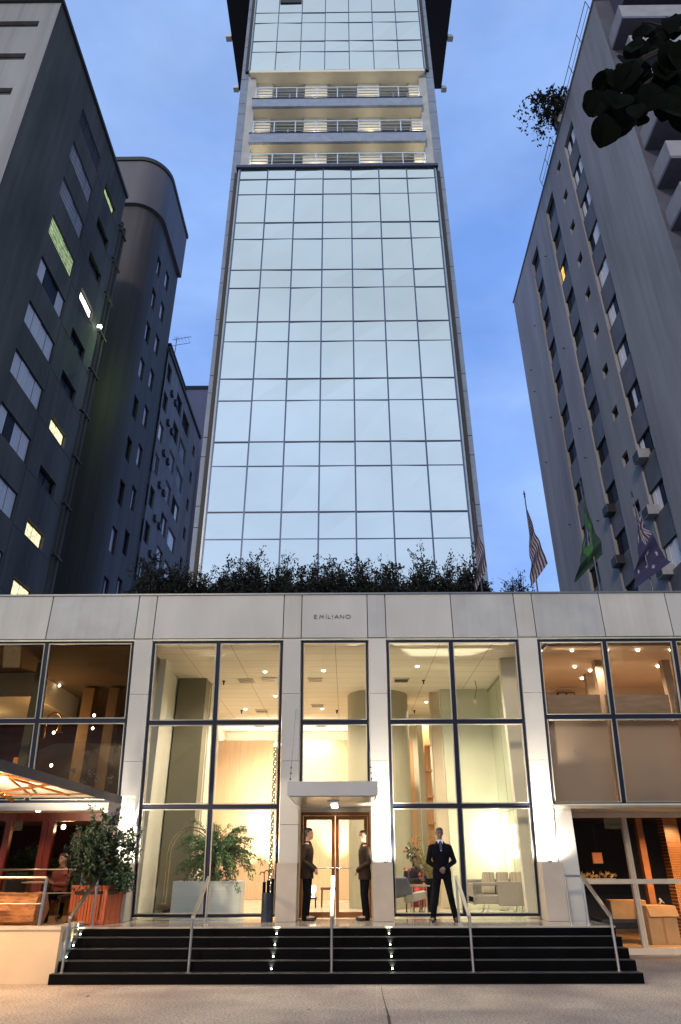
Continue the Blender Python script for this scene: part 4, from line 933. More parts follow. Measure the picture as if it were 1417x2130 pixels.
def flag(label,polelabel,px0,ytop,ybot,xleft,xright,Y,fn,mats,pole_top=None,seed=0,hf=.30,sf=.72):
    """cloth hanging from the top of its pole, gathered in folds; width given in pixels at the bottom"""
    top=Vector(aty(px0,ytop,Y)); bx_=top
    t=thing('flagpole',(bx_[0],Y,7.05),polelabel,'flagpole','flagpoles on the roof terrace')
    pt=Vector(aty(px0,pole_top or ytop-16,Y)); MB().tube([(bx_[0],Y,7.05),(pt.x,Y,pt.z)],[.022,.016],8).build('pole',m_frame,t)
    MB().lathe((pt.x,Y,pt.z),[(.008,0),(.03,.02),(.012,.05),(.032,.10),(.018,.16),(.002,.24)],8).build('finial',m_frame,t)
    bot=Vector(aty(px0,ybot,Y)); H=top.z-bot.z; zc=lambda z: Y*.888+(z-CAMZ)*.46
    wl=(xleft-px0)*zc(bot.z)/1420; wl=aty(xleft,ybot,Y)[0]-top.x; wr=aty(xright,ytop+(ybot-ytop)*sf,Y)[0]-top.x; r=random.Random(seed); ph=[r.uniform(0,6) for _ in range(6)]
    g=MB(); NU,NV=72,72; nx={}
    hoist=H*.97
    def P(u,v):   # u along the fly, v up the hoist; the fly sags so that it hangs below the hoist
        q=1-v; sag=u**.85*H*.34*(.4+.6*v); z=top.z-hf*H*q-sf*H*u**.9
        dn=(top.z-z)/H; wid=(.06+.94*min(1,dn)**1.05)
        x=top.x+(wr*v+wl*q)*u**1.05+.012*math.sin(9*u+ph[0]+2*q); y=Y-.03-.10*wid*math.sin(13*u+ph[1]+1.4*q)-.05*wid*math.sin(23*u+ph[2])
        return (x,y,z)
    for i in range(NU):
        for j in range(NV):
            u0,u1,v0,v1=i/NU,(i+1)/NU,j/NV,(j+1)/NV; g.mi=fn((u0+u1)/2,(v0+v1)/2)
            for c in ((u0,v0),(u1,v0),(u1,v1),(u0,v1)):
                if c not in nx: nx[c]=g.pt(P(*c))
            g.f.append([nx[(u0,v0)],nx[(u1,v0)],nx[(u1,v1)],nx[(u0,v1)]]); g.m.append(g.mi)
    o=g.build('flag',mats,None,smooth=True); tag(o,label,'flag','flags on the roof terrace'); return o
flag('red and white striped flag in front of the right edge of the tower','flagpole at the right edge of the tower',984,1050,1232,988,1014,16.1,us,[c_red,c_wh,c_bl,c_wh],seed=1,pole_top=1044)
flag('striped flag with stars against the open blue sky','flagpole with pointed tip standing against the blue sky',1092,1048,1222,1103,1140,16.1,us,[c_red,c_wh,c_bl,c_wh],seed=2,pole_top=1035)
flag('green flag with a yellow shape and dark blue disc, in front of the right block','flagpole carrying the green flag',1208,1018,1208,1196,1256,16.1,br_,[c_gr,c_ye,c_b2,c_wh],seed=3,pole_top=1012)
flag('dark blue flag with white stars and a crossed corner, furthest right','flagpole carrying the dark blue flag',1316,1046,1225,1316,1394,16.1,au,[c_bl,c_wh,c_red],seed=4,pole_top=1034)

# ------------------------------------------------------------------ people
m_skin=mat('skin',(.36,.20,.13),.5,var=.06,scale=8); m_skin2=mat('dark_skin',(.12,.07,.055),.5,var=.06,scale=8); m_hair=mat('black_hair',(.012,.010,.010),.45,var=.3,scale=30); m_suit=mat('black_suit',(.004,.004,.007),.85,var=.4,scale=9,spec=.08,bump=.3,bscale=40)
m_brown=mat('dark_brown_jacket',(.022,.014,.010),.8,var=.35,scale=9,spec=.12,bump=.3,bscale=40); m_trou=mat('black_trousers',(.004,.004,.006),.85,var=.3,spec=.08); m_shirt=mat('white_shirt',(.62,.63,.72),.7,var=.03); m_tie=mat('dark_blue_tie',(.02,.02,.07),.5); m_shoe=mat('black_leather_shoe',(.008,.008,.009),.18); m_eye=mat('eye_dark',(.01,.008,.008),.2); m_lip=mat('lips',(.24,.10,.08),.5)
def xform(T,mb):
    mb.v=[tuple(T@Vector(p)) for p in mb.v]; return mb
def head_shape(c,tw=0):
    """c = centre of the head at eye height; facing -Y; head 0.225 high"""
    H=MB(); L_=[(-.118,.018,.024,-.045),(-.108,.032,.040,-.038),(-.085,.045,.058,-.022),(-.055,.056,.074,-.010),(-.02,.066,.086,0),(.02,.073,.094,.004),(.055,.074,.095,.006),(.08,.066,.085,.008),(.098,.050,.064,.010),(.108,.030,.038,.010),(.112,.010,.012,.010)]
    H.loft([((c[0],c[1]+o,c[2]+z),rx,ry) for z,rx,ry,o in L_],24)
    C=Vector(c)
    H.cap(C+Vector((0,-.088,-.002)),C+Vector((0,-.108,-.034)),.010,.014,8); H.cap(C+Vector((-.014,-.098,-.040)),C+Vector((.014,-.098,-.040)),.009,.009,8)
    for s in (-1,1):
        H.cap(C+Vector((s*.03,-.084,.022)),C+Vector((s*.052,-.070,.020)),.012,.010,8); H.cap(C+Vector((s*.040,-.062,-.035)),C+Vector((s*.035,-.055,-.05)),.022,.018,8)
        H.cap(C+Vector((s*.074,.006,.012)),C+Vector((s*.076,.004,-.022)),.014,.009,8)
    H.cap(C+Vector((-.016,-.088,-.062)),C+Vector((.016,-.088,-.062)),.011,.011,8); H.cap(C+Vector((0,-.078,-.095)),C+Vector((0,-.070,-.098)),.020,.016,8)
    return H
def merge(a,b):
    k=len(a.v); a.v+=b.v; a.f+=[[i+k for i in f] for f in b.f]; a.m+=b.m; return a
def hand(mb,w_,d,n,side,curl=.5,s=1.0):
    """palm from wrist w_ along d; n = back-of-hand normal; thumb to the side"""
    w_=Vector(w_); d=Vector(d).normalized(); n=Vector(n).normalized(); a=d.cross(n).normalized()*side
    mb.cap(w_,w_+d*.045*s,.022*s,.026*s,8)
    for k in range(4):
        o=a*(.028-.0185*k)*s; b0=w_+d*.04*s+o*.8; b1=w_+d*.085*s+o; mb.cap(b0,b1,.013*s,.0105*s,8)
        L_=[.042,.047,.044,.034][k]*s; q=b1; dd=d.copy(); c_=curl
        for j in range(3):
            dd=(dd-n*c_*(.55+.25*j)).normalized(); q2=q+dd*L_*[.5,.32,.25][j]*1.6*.62; mb.cap(q,q2,(.0098-.001*j)*s,(.009-.001*j)*s,7); q=q2
    t0=w_+d*.02*s+a*.022*s; t1=t0+(d*.6+a*.8-n*.3).normalized()*.038*s; t2=t1+(d*.95+a*.15-n*.5).normalized()*.032*s; mb.cap(t0,t1,.014*s,.011*s,8); mb.cap(t1,t2,.011*s,.008*s,8)
def person(label,pos,rz,height,J,jacket,skin,trousers=m_trou,headturn=0,shirt=None,tie=None,female=False,seated=False,hair_long=False,dress=None,curl=.5,stance=.10):
    t=thing('person',pos,label,'person'); k=height/1.75
    T=Matrix.Translation(pos)@Matrix.Rotation(rz,4,'Z')@Matrix.Scale(k,4)
    V=lambda *a: Vector(a)
    hip=J.get('hip',V(0,0,.93)); sh=J.get('sh',V(0,0,1.43)); neck=sh+V(0,-.005,.05); hc=J.get('head',V(0,-.02,1.635))
    legs=J['legs']; arms=J['arms']; B=MB()
    # bare body
    B.loft([(hip+V(0,0,-.09),.12,.085),(hip,.165,.11),(hip+V(0,0,.14),.135,.095),(hip.lerp(sh,.65),.155,.105),(sh+V(0,0,-.06),.17,.10),(sh+V(0,0,.01),.14,.075),(sh+V(0,0,.05),.065,.06)],20)
    B.cap(sh,hc+V(0,.012,-.06),.056,.05,12)
    for s,(h_,kn,an,toe) in zip((-1,1),legs):
        B.cap(h_,kn,.083,.054,12); B.cap(kn,an,.052,.034,12); B.cap(an+V(0,0,-.03),toe,.036,.03,10)
    for s,(S_,E_,W_,D_,N_) in zip((-1,1),arms):
        B.cap(sh+V(s*.10,0,-.03),S_,.06,.052,10); B.cap(S_,E_,.047,.037,10); B.cap(E_,W_,.037,.024,10); hand(B,W_,D_,N_,s,curl,1.02)
    HT=Matrix.Translation(hc)@Matrix.Rotation(headturn,4,'Z')@Matrix.Translation(-hc)
    merge(B,xform(HT,head_shape(hc)))
    B=fuse(B,.0085,3); body=xform(T,B).build('body',skin,t,smooth=True)
    # face
    for s in (-1,1):
        e=MB().lathe(hc+V(s*.032,-.0855,.004),[(.004,-.006),(.011,-.003),(.011,.003),(.004,.006)],8,ax=(1,.5)); xform(T@HT,e).build('eye',m_eye,body,smooth=True)
        e=MB().tube([hc+V(s*.018,-.097,.028),hc+V(s*.035,-.096,.033),hc+V(s*.052,-.082,.028)],[.003,.004,.002],6); xform(T@HT,e).build('eyebrow',m_hair,body)
    e=MB().tube([hc+V(-.022,-.094,-.061),hc+V(0,-.1,-.060),hc+V(.022,-.094,-.061)],[.003,.006,.003],6); xform(T@HT,e).build('mouth',m_lip,body,smooth=True)
    # hair
    h=MB(); h.loft([(hc+V(0,.045,-.05),.052,.045),(hc+V(0,.032,-.01),.070,.066),(hc+V(0,.022,.035),.081,.083),(hc+V(0,.006,.070),.080,.097),(hc+V(0,.008,.098),.066,.082),(hc+V(0,.01,.118),.040,.05),(hc+V(0,.01,.122),.012,.014)],20)
    for s in (-1,1): h.cap(hc+V(s*.072,-.012,.05),hc+V(s*.073,-.004,.012),.012,.007,6)
    if hair_long: 
        for s in (-1,0,1): h.cap(hc+V(s*.05,.045,.04),hc+V(s*.075,.05,-.17),.045,.03,10)
        h.cap(hc+V(-.055,-.03,.07),hc+V(.055,-.03,.07),.04,.04,8)
    h=fuse(h,.008,3); xform(T@HT,h).build('hair',m_hair,body,smooth=True)
    # trousers
    if not dress:
        L2=MB(); L2.loft([(hip+V(0,0,-.10),.14,.105),(hip+V(0,0,0),.178,.122),(hip+V(0,0,.10),.160,.112)],20)
        for s,(h_,kn,an,toe) in zip((-1,1),legs):
            L2.cap(h_+V(0,0,.02),kn,.098,.068,14); L2.cap(kn,an+V(0,0,-.02),.068,.058,14); L2.cap(an,an+V(0,-.02,-.05),.058,.055,12)
        xform(T,fuse(L2,.011,4)).build('trousers',trousers,t,smooth=True)
    else:
        L2=MB(); L2.loft([(hip+V(0,-.02,-.40),.22,.19),(hip+V(0,-.02,-.2),.21,.18),(hip,.185,.13),(hip+V(0,0,.14),.145,.105),(hip.lerp(sh,.65),.165,.118),(sh+V(0,0,-.08),.165,.11)],22)
        if seated:
            for (h_,kn,an,toe) in legs: L2.cap(h_,kn,.11,.09,12)
        xform(T,fuse(L2,.012,4)).build('dress',dress,t,smooth=True)
    for s,(h_,kn,an,toe) in zip((-1,1),legs):
        f=MB(); f.cap(an+V(0,.025,-.055),toe+V(0,0,-.005),.042,.036,10); f.cap(an+V(0,.02,-.03),an+V(0,-.01,-.03),.042,.042,10); f=fuse(f,.01,2)
        zmin=an.z-.095
        f.v=[(x,y,max(z,zmin)) for x,y,z in f.v]; xform(T,f).build('shoe',m_shoe,t,smooth=True)
    if jacket:
        j=MB(); zb=hip+V(0,0,-.16)
        j.loft([(zb,.195,.135),(hip+V(0,0,-.04),.20,.138),(hip+V(0,0,.14),.165,.118),(hip.lerp(sh,.65),.195,.132),(sh+V(0,0,-.09),.20,.125),(sh+V(0,0,-.04),.175,.105),(sh+V(0,0,.025),.10,.085),(sh+V(0,.005,.06),.078,.072)],24,2.2)
        for s,(S_,E_,W_,D_,N_) in zip((-1,1),arms):
            j.cap(sh+V(s*.10,0,-.045),S_+V(0,0,.0),.068,.060,12); j.cap(S_,E_,.061,.053,12); j.cap(E_,W_-Vector(D_).normalized()*.012,.054,.040,12)
        xform(T,fuse(j,.010,4)).build('jacket',jacket,t,smooth=True)
        if shirt:
            c=hip.lerp(sh,.72); a=sh+V(0,-.078,.062)
            q=MB(); q.hexa([c+V(-.012,-.137,-.0),c+V(.012,-.137,-.0),c+V(-.012,-.12,0),c+V(.012,-.12,0),a+V(-.062,.012,0),a+V(.062,.012,0),a+V(-.06,.05,0),a+V(.06,.05,0)]); xform(T,q).build('shirt_front',shirt,t)
            q=MB().lathe(sh+V(0,0,.035),[(.074,0),(.066,.045),(.060,.05),(.066,.0)],16); xform(T,q).build('collar',shirt,t)
        if tie:
            q=MB().tube([sh+V(0,-.085,.055),sh+V(0,-.115,.0),c+V(0,-.150,.02)],[.016,.020,.030],6); xform(T,q).build('tie',tie,t)
    return t
V=lambda *a: Vector(a)
def std_legs(st=.10,fy=0): return [(V(-.09,0,.86),V(-.095-st*.4,-.015,.49),V(-.10-st,.02,.095),V(-.115-st*1.1,-.16,.035)),(V(.09,0,.86),V(.095+st*.4,-.015,.49),V(.10+st,.02,.095),V(.115+st*1.1,-.16,.035))]
front_arms=[(V(-.195,.01,1.365),V(-.275,-.02,1.10),V(-.075,-.185,.955),V(.75,-.25,-.5),V(-.3,-1,.1)),(V(.195,.01,1.365),V(.275,-.02,1.10),V(.065,-.215,.975),V(-.75,-.1,-.55),V(.3,-1,.1))]
guard=person('guard in black suit and tie, legs apart and hands clasped in front',(1.98,16.16,.78),0,1.74,dict(legs=std_legs(.13),arms=front_arms),m_suit,m_skin2,shirt=m_shirt,tie=m_tie)
side_arms=[(V(-.19,.03,1.365),V(-.25,.05,1.10),V(-.09,-.16,.93),V(.55,-.5,-.6),V(-.5,-1,.1)),(V(.19,.03,1.365),V(.25,.05,1.10),V(.08,-.18,.945),V(-.55,-.45,-.6),V(.5,-1,.1))]
person('doorman in dark brown jacket at the left side of the doors, facing right',(-.86,16.62,.78),R_(82),1.76,dict(legs=std_legs(.0),arms=side_arms),m_brown,m_skin)
person('doorman in dark brown jacket right of the doors, face turned towards the street',(.38,16.62,.78),R_(-80),1.71,dict(legs=std_legs(.0),arms=side_arms),m_brown,m_skin,headturn=R_(38))
sit_legs=[(V(-.09,0,.50),V(-.12,-.42,.50),V(-.12,-.40,.095),V(-.13,-.55,.035)),(V(.09,0,.50),V(.12,-.42,.50),V(.12,-.40,.095),V(.13,-.55,.035))]
hold=[(V(-.19,0,.98),V(-.24,-.08,.73),V(-.06,-.28,.78),V(.6,-.7,.2),V(-.3,-.3,-1)),(V(.19,0,.98),V(.24,-.08,.73),V(.07,-.26,.74),V(-.6,-.7,.2),V(.3,-.3,-1))]
sitJ=dict(hip=V(0,0,.53),sh=V(0,-.02,1.03),head=V(0,-.04,1.235))
p=aty(868,1850,19.2)
person('woman in red dress and dark jacket seated in the lobby behind the grey armchair',(p[0],19.2,.78),R_(20),1.62,dict(legs=sit_legs,arms=hold,**sitJ),mat('dark_jacket_cloth',(.03,.015,.03),.8),m_skin,dress=mat('red_dress',(.45,.02,.03),.7),female=True,seated=True,hair_long=True)
p=aty(128,1830,16.6)
person('person in dark red top seated on the terrace with arms folded on the lap',(p[0],16.6,.78),R_(-25),1.65,dict(legs=sit_legs,arms=hold,**sitJ),mat('maroon_top',(.16,.03,.02),.8),m_skin,seated=True,hair_long=True,female=True)
p=aty(152,1800,17.3)
person('waiter in black standing behind the seated person on the terrace',(p[0],17.3,.78),R_(10),1.74,dict(legs=std_legs(.02),arms=side_arms),m_suit,m_skin2,shirt=m_shirt)

# ------------------------------------------------------------------ furniture and fittings outside
def chair(label,pos,rz,m,group=None,h=.9):
    t=thing('chair',pos,label,'chair',group); T=Matrix.Translation(pos)@Matrix.Rotation(rz,4,'Z')
    b=lambda *a:xform(T,MB().box(*a))
    b(-.24,.24,-.24,.24,.42,.48).build('seat',m,t,bevel=.01); b(-.24,.24,.20,.25,.50,h).build('backrest',m,t,bevel=.01)
    for sx in (-1,1):
        for sy in (-1,1): xform(T,MB().tube([(sx*.21,sy*.21,0),(sx*.2,sy*.2,.42)],.018,6)).build('leg',m,t)
    return t
m_black=mat('black_chair_paint',(.015,.012,.012),.5)
p=aty(128,1850,16.6); chair('dark chair under the seated person on the terrace',(p[0],16.62,.78),R_(-25),m_black,'terrace chairs')
p=aty(868,1850,19.2); chair('dark chair under the woman in red in the lobby',(p[0],19.25,.78),R_(20),m_black)
p=aty(45,1850,16.4); chair('dark terrace chair left of the seated person by the log',(p[0],16.4,.78),R_(60),m_black,'terrace chairs')
p=aty(70,1840,16.9); tt=thing('cafe_table',(p[0],16.9,.78),'small terrace table with dark top beside the seated person','table')
MB().box(p[0]-.45,p[0]+.35,16.6,17.2,1.48,1.51).build('table_top',mat('pale_table_top',(.45,.38,.28),.4),tt,bevel=.005)
for sx,sy in ((-.38,16.68),(.28,16.68),(-.38,17.12),(.28,17.12)): MB().tube([(p[0]+sx,sy,.78),(p[0]+sx,sy,1.48)],.016,6).build('leg',m_black,tt)
# terrace guard rails
def guard_rail(label,pxs,Y,zt,name='guard_rail'):
    X=[aty(x,1820,Y)[0] for x in pxs]; t=thing(name,(X[0],Y,.80),label,'railing','terrace guard rails')
    MB().tube([(X[0]-3.5,Y,zt),(X[-1],Y,zt)],.022,8).build('top_rail',m_ss,t); MB().tube([(X[0]-3.5,Y,zt-.42),(X[-1],Y,zt-.42)],.010,6).build('mid_rail',m_ss,t)
    MB().tube([(X[-1],Y,.81),(X[-1],Y,zt)],.026,10).build('post',m_ss,t); MB().tube([(X[0]-1.9,Y,.81),(X[0]-1.9,Y,zt)],.026,10).build('post',m_ss,t)
guard_rail('front stainless guard rail on the terrace wall in front of the log',(-20,99),14.3,1.62); guard_rail('rear stainless guard rail on the terrace behind the seated person',(0,172),15.9,1.74)
# log bench
p=aty(42,1895,14.9); lg=thing('log_bench',(p[0]-.4,14.95,.78),'rough hewn timber log lying behind the front rail on the terrace','log'); g=MB(); rr_=random.Random(3)
rings=[]
for i in range(22):
    x=p[0]-1.9+(aty(84,1895,14.9)[0]-p[0]+1.9)*i/21; rings.append([(x,14.95+ .34*(1+.10*math.sin(j*1.7+i*.4)+rr_.uniform(-.05,.05))*math.cos(2*math.pi*j/18),1.08+.285*(1+.10*math.sin(j*2.3-i*.3)+rr_.uniform(-.06,.06))*math.sin(2*math.pi*j/18)) for j in range(18)])
g.rings(rings); g.build('timber',mat('rough_log',(.30,.12,.04),.75,var=.5,scale=4,stretch=(1,5,5),bump=.8,bscale=14,detail=8),lg)
# parasol
ux0,ux1,uy0,uy1=-9.6,-4.88,9.2,15.95; ucx,ucy=(ux0+ux1)/2,(uy0+uy1)/2; uz=3.13
pa=thing('parasol',(ucx,ucy,0),'large square cream parasol with timber ribs and dark valance over the terrace','parasol')
def canv():
    m=bpy.data.materials.new('cream_canvas'); m.use_nodes=True; t=m.node_tree; t.nodes.clear(); o=t.nodes.new('ShaderNodeOutputMaterial'); d=t.nodes.new('ShaderNodeBsdfDiffuse'); d.inputs[0].default_value=(.75,.68,.50,1)
    q=t.nodes.new('ShaderNodeBsdfTranslucent'); q.inputs[0].default_value=(.5,.42,.28,1); x=t.nodes.new('ShaderNodeMixShader'); x.inputs[0].default_value=.18; t.links.new(d.outputs[0],x.inputs[1]); t.links.new(q.outputs[0],x.inputs[2]); t.links.new(x.outputs[0],o.inputs[0]); return m
g=MB(); K=8; apex=(ucx,ucy,3.62); cor=[(ux0,uy0),(ux1,uy0),(ux1,uy1),(ux0,uy1)]
for i in range(4):
    a,b_=cor[i],cor[(i+1)%4]; mid=((a[0]+b_[0])/2,(a[1]+b_[1])/2)
    for c,d in ((a,mid),(mid,b_)):
        for k in range(K):
            f0,f1=k/K,(k+1)/K; L3=lambda q,f:(apex[0]+(q[0]-apex[0])*f,apex[1]+(q[1]-apex[1])*f,apex[2]+(uz-apex[2])*(f**1.08)-.02*math.sin(math.pi*f))
            g.face([L3(c,f0),L3(d,f0),L3(d,f1),L3(c,f1)])
g.build('canopy_cloth',canv(),pa)
m_val=mat('dark_valance',(.025,.023,.035),.7,var=.2)
for a,b_ in ((cor[0],cor[1]),(cor[1],cor[2]),(cor[3],cor[0])):
    g=MB(); P=[Vector((*a,0)),Vector((*b_,0))]; n=Vector((b_[1]-a[1],-(b_[0]-a[0]),0)).normalized()*.02
    g.hexa([(a[0]-n.x,a[1]-n.y,uz-.13),(a[0]+n.x,a[1]+n.y,uz-.13),(b_[0]-n.x,b_[1]-n.y,uz-.13),(b_[0]+n.x,b_[1]+n.y,uz-.13),(a[0]-n.x,a[1]-n.y,uz+.02),(a[0]+n.x,a[1]+n.y,uz+.02),(b_[0]-n.x,b_[1]-n.y,uz+.02),(b_[0]+n.x,b_[1]+n.y,uz+.02)])
    g.build('valance',m_val,pa)
MB().box(ux1-.25,ux1+.01,uy1-.02,uy1+.02,uz-.55,uz-.02).build('corner_flap',m_val,pa)
mast=MB().tube([(ucx,ucy,0),(ucx,ucy,3.58)],.05,12).build('mast',m_red2,pa); MB().lathe((ucx,ucy,0),[(.5,0),(.5,.08),(.1,.1)],20).build('base',m_joint,pa)
for i in range(8):
    for q_ in (.3,.7):
        c0,c1=[cor[0],((ux0+ux1)/2,uy0),cor[1],(ux1,ucy),cor[2],((ux0+ux1)/2,uy1),cor[3],(ux0,ucy)][i],[cor[0],((ux0+ux1)/2,uy0),cor[1],(ux1,ucy),cor[2],((ux0+ux1)/2,uy1),cor[3],(ux0,ucy)][(i+1)%8]
        MB().tube([(ucx+(c0[0]-ucx)*.35,ucy+(c0[1]-ucy)*.35,3.30),(ucx+(c1[0]*q_+c0[0]*(1-q_)-ucx)*.85,ucy+(c1[1]*q_+c0[1]*(1-q_)-ucy)*.85,3.13)],.022,6).build('strut',m_red2,pa)
    a=[cor[0],((ux0+ux1)/2,uy0),cor[1],(ux1,ucy),cor[2],((ux0+ux1)/2,uy1),cor[3],(ux0,ucy)][i]
    A=Vector((ucx,ucy,3.56)); E_=Vector((a[0],a[1],uz+.0)); Q=A.lerp(E_,.58)-Vector((0,0,.05)); Hh=Vector((ucx,ucy,2.75)); MB().tube([A-Vector((0,0,.04)),E_-Vector((0,0,.05))],.035,6).build('rib',m_red2,pa); MB().tube([Hh,Q],.030,6).build('strut',m_red2,pa)
    if i%2==0:
        Q2=A.lerp(E_,.82)-Vector((0,0,.06)); s2=Vector((cor[(i//2)][0]*.35+ucx*.65,cor[(i//2)][1]*.35+ucy*.65,3.0)); MB().tube([s2,Q2],.016,6).build('strut',m_red2,pa)
lp=MB().lathe((ucx,ucy,2.6),[(.08,0),(.14,.03),(.14,.16),(.08,.19)],14).build('parasol_lamp',emi('parasol_lamp_glow',(1,.8,.55),6),pa); 
for dx,dy in ((.45,.45),(.45,-.3)): spot('parasol_uplight',(ucx+dx*.5,ucy+dy*.5,2.7),(ucx+dx*4,ucy+dy*4,4.2),1700,(1,.84,.62),120,.8,.08,lp)
spot('parasol_downlight',(ucx+.3,ucy+.2,2.55),(ucx+1.3,ucy+.9,0),420,(1,.66,.36),150,.8,.08,lp)
# planter with shrub
pc=[atz(168,1919,.78),atz(247,1921,.78),atz(286,1912,.78)]; A=Vector(pc[0]);B_=Vector((-4.83,15.72,.78)); A=Vector((-5.58,15.78,.78)); C_=Vector((-4.62,16.35,.78)); D_=A+C_-B_
pl=thing('planter_box',tuple((A+C_)/2),'square reddish timber planter box at the left top end of the stairs','planter'); g=MB()
def slat(P,Q,nn,g,z0=.80,z1=1.42):
    n=(Q-P).cross(Vector((0,0,1))).normalized()*.012
    for i in range(nn):
        a=P.lerp(Q,(i+.08)/nn); c=P.lerp(Q,(i+.92)/nn); g.hexa([(a.x-n.x,a.y-n.y,z0),(a.x+n.x,a.y+n.y,z0),(c.x-n.x,c.y-n.y,z0),(c.x+n.x,c.y+n.y,z0),(a.x-n.x,a.y-n.y,z1),(a.x+n.x,a.y+n.y,z1),(c.x-n.x,c.y-n.y,z1),(c.x+n.x,c.y+n.y,z1)])
for P,Q,nn in ((A,B_,12),(B_,C_,10),(C_,D_,12),(D_,A,10)): slat(P,Q,nn,g)
g.build('slats',mat('red_slat_timber',(.46,.10,.03),.5,var=.3,scale=3,stretch=(4,4,.4)),pl)
for P,Q in ((A,B_),(B_,C_),(C_,D_),(D_,A)):
    g=MB(); n=(Q-P).cross(Vector((0,0,1))).normalized()*.03
    for z0,z1 in ((.785,.85),(1.40,1.46)): g.hexa([(P.x-n.x,P.y-n.y,z0),(P.x+n.x,P.y+n.y,z0),(Q.x-n.x,Q.y-n.y,z0),(Q.x+n.x,Q.y+n.y,z0),(P.x-n.x,P.y-n.y,z1),(P.x+n.x,P.y+n.y,z1),(Q.x-n.x,Q.y-n.y,z1),(Q.x+n.x,Q.y+n.y,z1)])
    g.build('rim',mat('red_slat_timber',(.46,.10,.03)),pl)
c=(A+C_)/2; MB().box(c.x-.4,c.x+.4,c.y-.35,c.y+.35,1.30,1.36).build('soil',mat('soil',(.03,.02,.015),.9),pl)
shrub('bushy shrub growing in the red timber planter, dark against the lit column',(c.x-.02,c.y-.18,1.36),1.42,.66,.34,38,6500,.078,mat('deep_green_leaf',(.018,.035,.016),.55,var=.5,scale=9),77,name='potted_shrub',cat='shrub',spread=1.3,fill=.18)  # deeper leaf green than the other potted plants
# more low foliage at right of planter
shrub('low leafy plant spilling over the right corner of the red planter',(c.x+.42,c.y-.12,1.34),.62,.30,.25,14,700,.07,m_leafs,78,name='potted_shrub',cat='shrub')
# umbrella stand
us_=thing('umbrella_stand',(-1.66,16.35,.78),'dark blue metal umbrella stand against the column left of the doors','umbrella stand'); MB().lathe((-1.66,16.35,.78),[(.125,0),(.125,.52),(.115,.52),(.115,.1)],20).build('bin',mat('blue_metal',(.022,.030,.050),.35,metal=.3,var=.3,scale=4),us_,smooth=False)
for i,(dx,dy,lab) in enumerate(((-.07,-.02,'leftmost furled umbrella with red crook handle in the stand'),(.0,.03,'middle furled umbrella with red crook handle in the stand'),(.08,-.03,'rightmost furled umbrella leaning on the column in the stand'))):
    x,y=-1.66+dx,16.35+dy; u=thing('umbrella',(x,y,.82),lab,'umbrella','furled umbrellas in the stand')
    MB().tube([(x,y,.84),(x+dx*.2,y,1.5+.03*i)],[.03,.035],8).build('furled_cloth',m_suit,u); zt=1.5+.03*i; g=MB().tube([(x+dx*.2,y,zt),(x+dx*.3,y,zt+.12)]+[(x+dx*.3-.045+.045*math.cos(a),y,zt+.14+.045*math.sin(a)) for a in np.linspace(0,math.pi*1.1,8)],.011,7); g.build('handle',mat('dark_red_handle',(.12,.012,.012),.3),u)
# ------------------------------------------------------------------ lobby furniture
X0,X1=-4.0,-2.43
pt_=thing('lobby_planter',((X0+X1)/2,18.1,.78),'long pale blue grey ribbed planter box behind the left lobby window','planter')
g=MB(); g.box(X0,X1,17.8,18.5,.78,1.49); g.build('box',mat('ribbed_pale_metal',(.52,.56,.58),.4,var=.08,scale=6,stretch=(.3,.3,14)),pt_,bevel=.01)
# tree in it
def lobby_tree():
    base=Vector(((X0+X1)/2,18.1,1.45)); t=thing('indoor_tree',tuple(base),'bushy green indoor tree with drooping sprays in the lobby planter','tree'); r=random.Random(5); S=MB(); F=MB()
    top=base+Vector((.1,0,.55)); 
    for k in range(3): S.tube([base+Vector((.04*k-.04,0,0)),top+Vector((.05*k-.05,0,0))],[.03,.022],7)
    c=Vector(aty(445,1740,18.1)); seg=[]
    for i in range(95):
        a=r.uniform(0,2*math.pi); el=r.uniform(-.25,1.2); d=Vector((math.cos(a)*math.cos(el)*1.0,math.sin(a)*math.cos(el)*.75,math.sin(el)*.92)); q=top.copy(); L_=r.uniform(.5,1.2); pts=[q.copy()]
        for k in range(7): q=q+d*L_/7*1.05; d=(d+Vector((0,0,-.13-.05*k*.6))).normalized(); pts.append(q.copy())
        S.tube(pts,[.008]*4+[.004]*3+[.002],4)
        for k in range(2,8): seg.append((pts[k-1],pts[k]))
    for x,dz,dx in ((1.0,.35,1),(-.95,.0,-1)):
        pass
    for i in range(10500):
        a,b_=r.choice(seg); p=a.lerp(b_,r.random())+rv(r,.05); leaf(F,p,(b_-a).normalized()+rv(r,.8)+Vector((0,0,-.4)),rv(r)+Vector((0,0,1)),r.uniform(.05,.085),.028)
    S.build('stems',m_stem,t); F.build('foliage',m_leafg,t)
lobby_tree()
shrub('small dark underplanting in the lobby planter below the tree',(-3.15,18.1,1.46),.3,.55,.25,14,500,.06,m_leafs,79,name='lobby_plant',cat='plant')
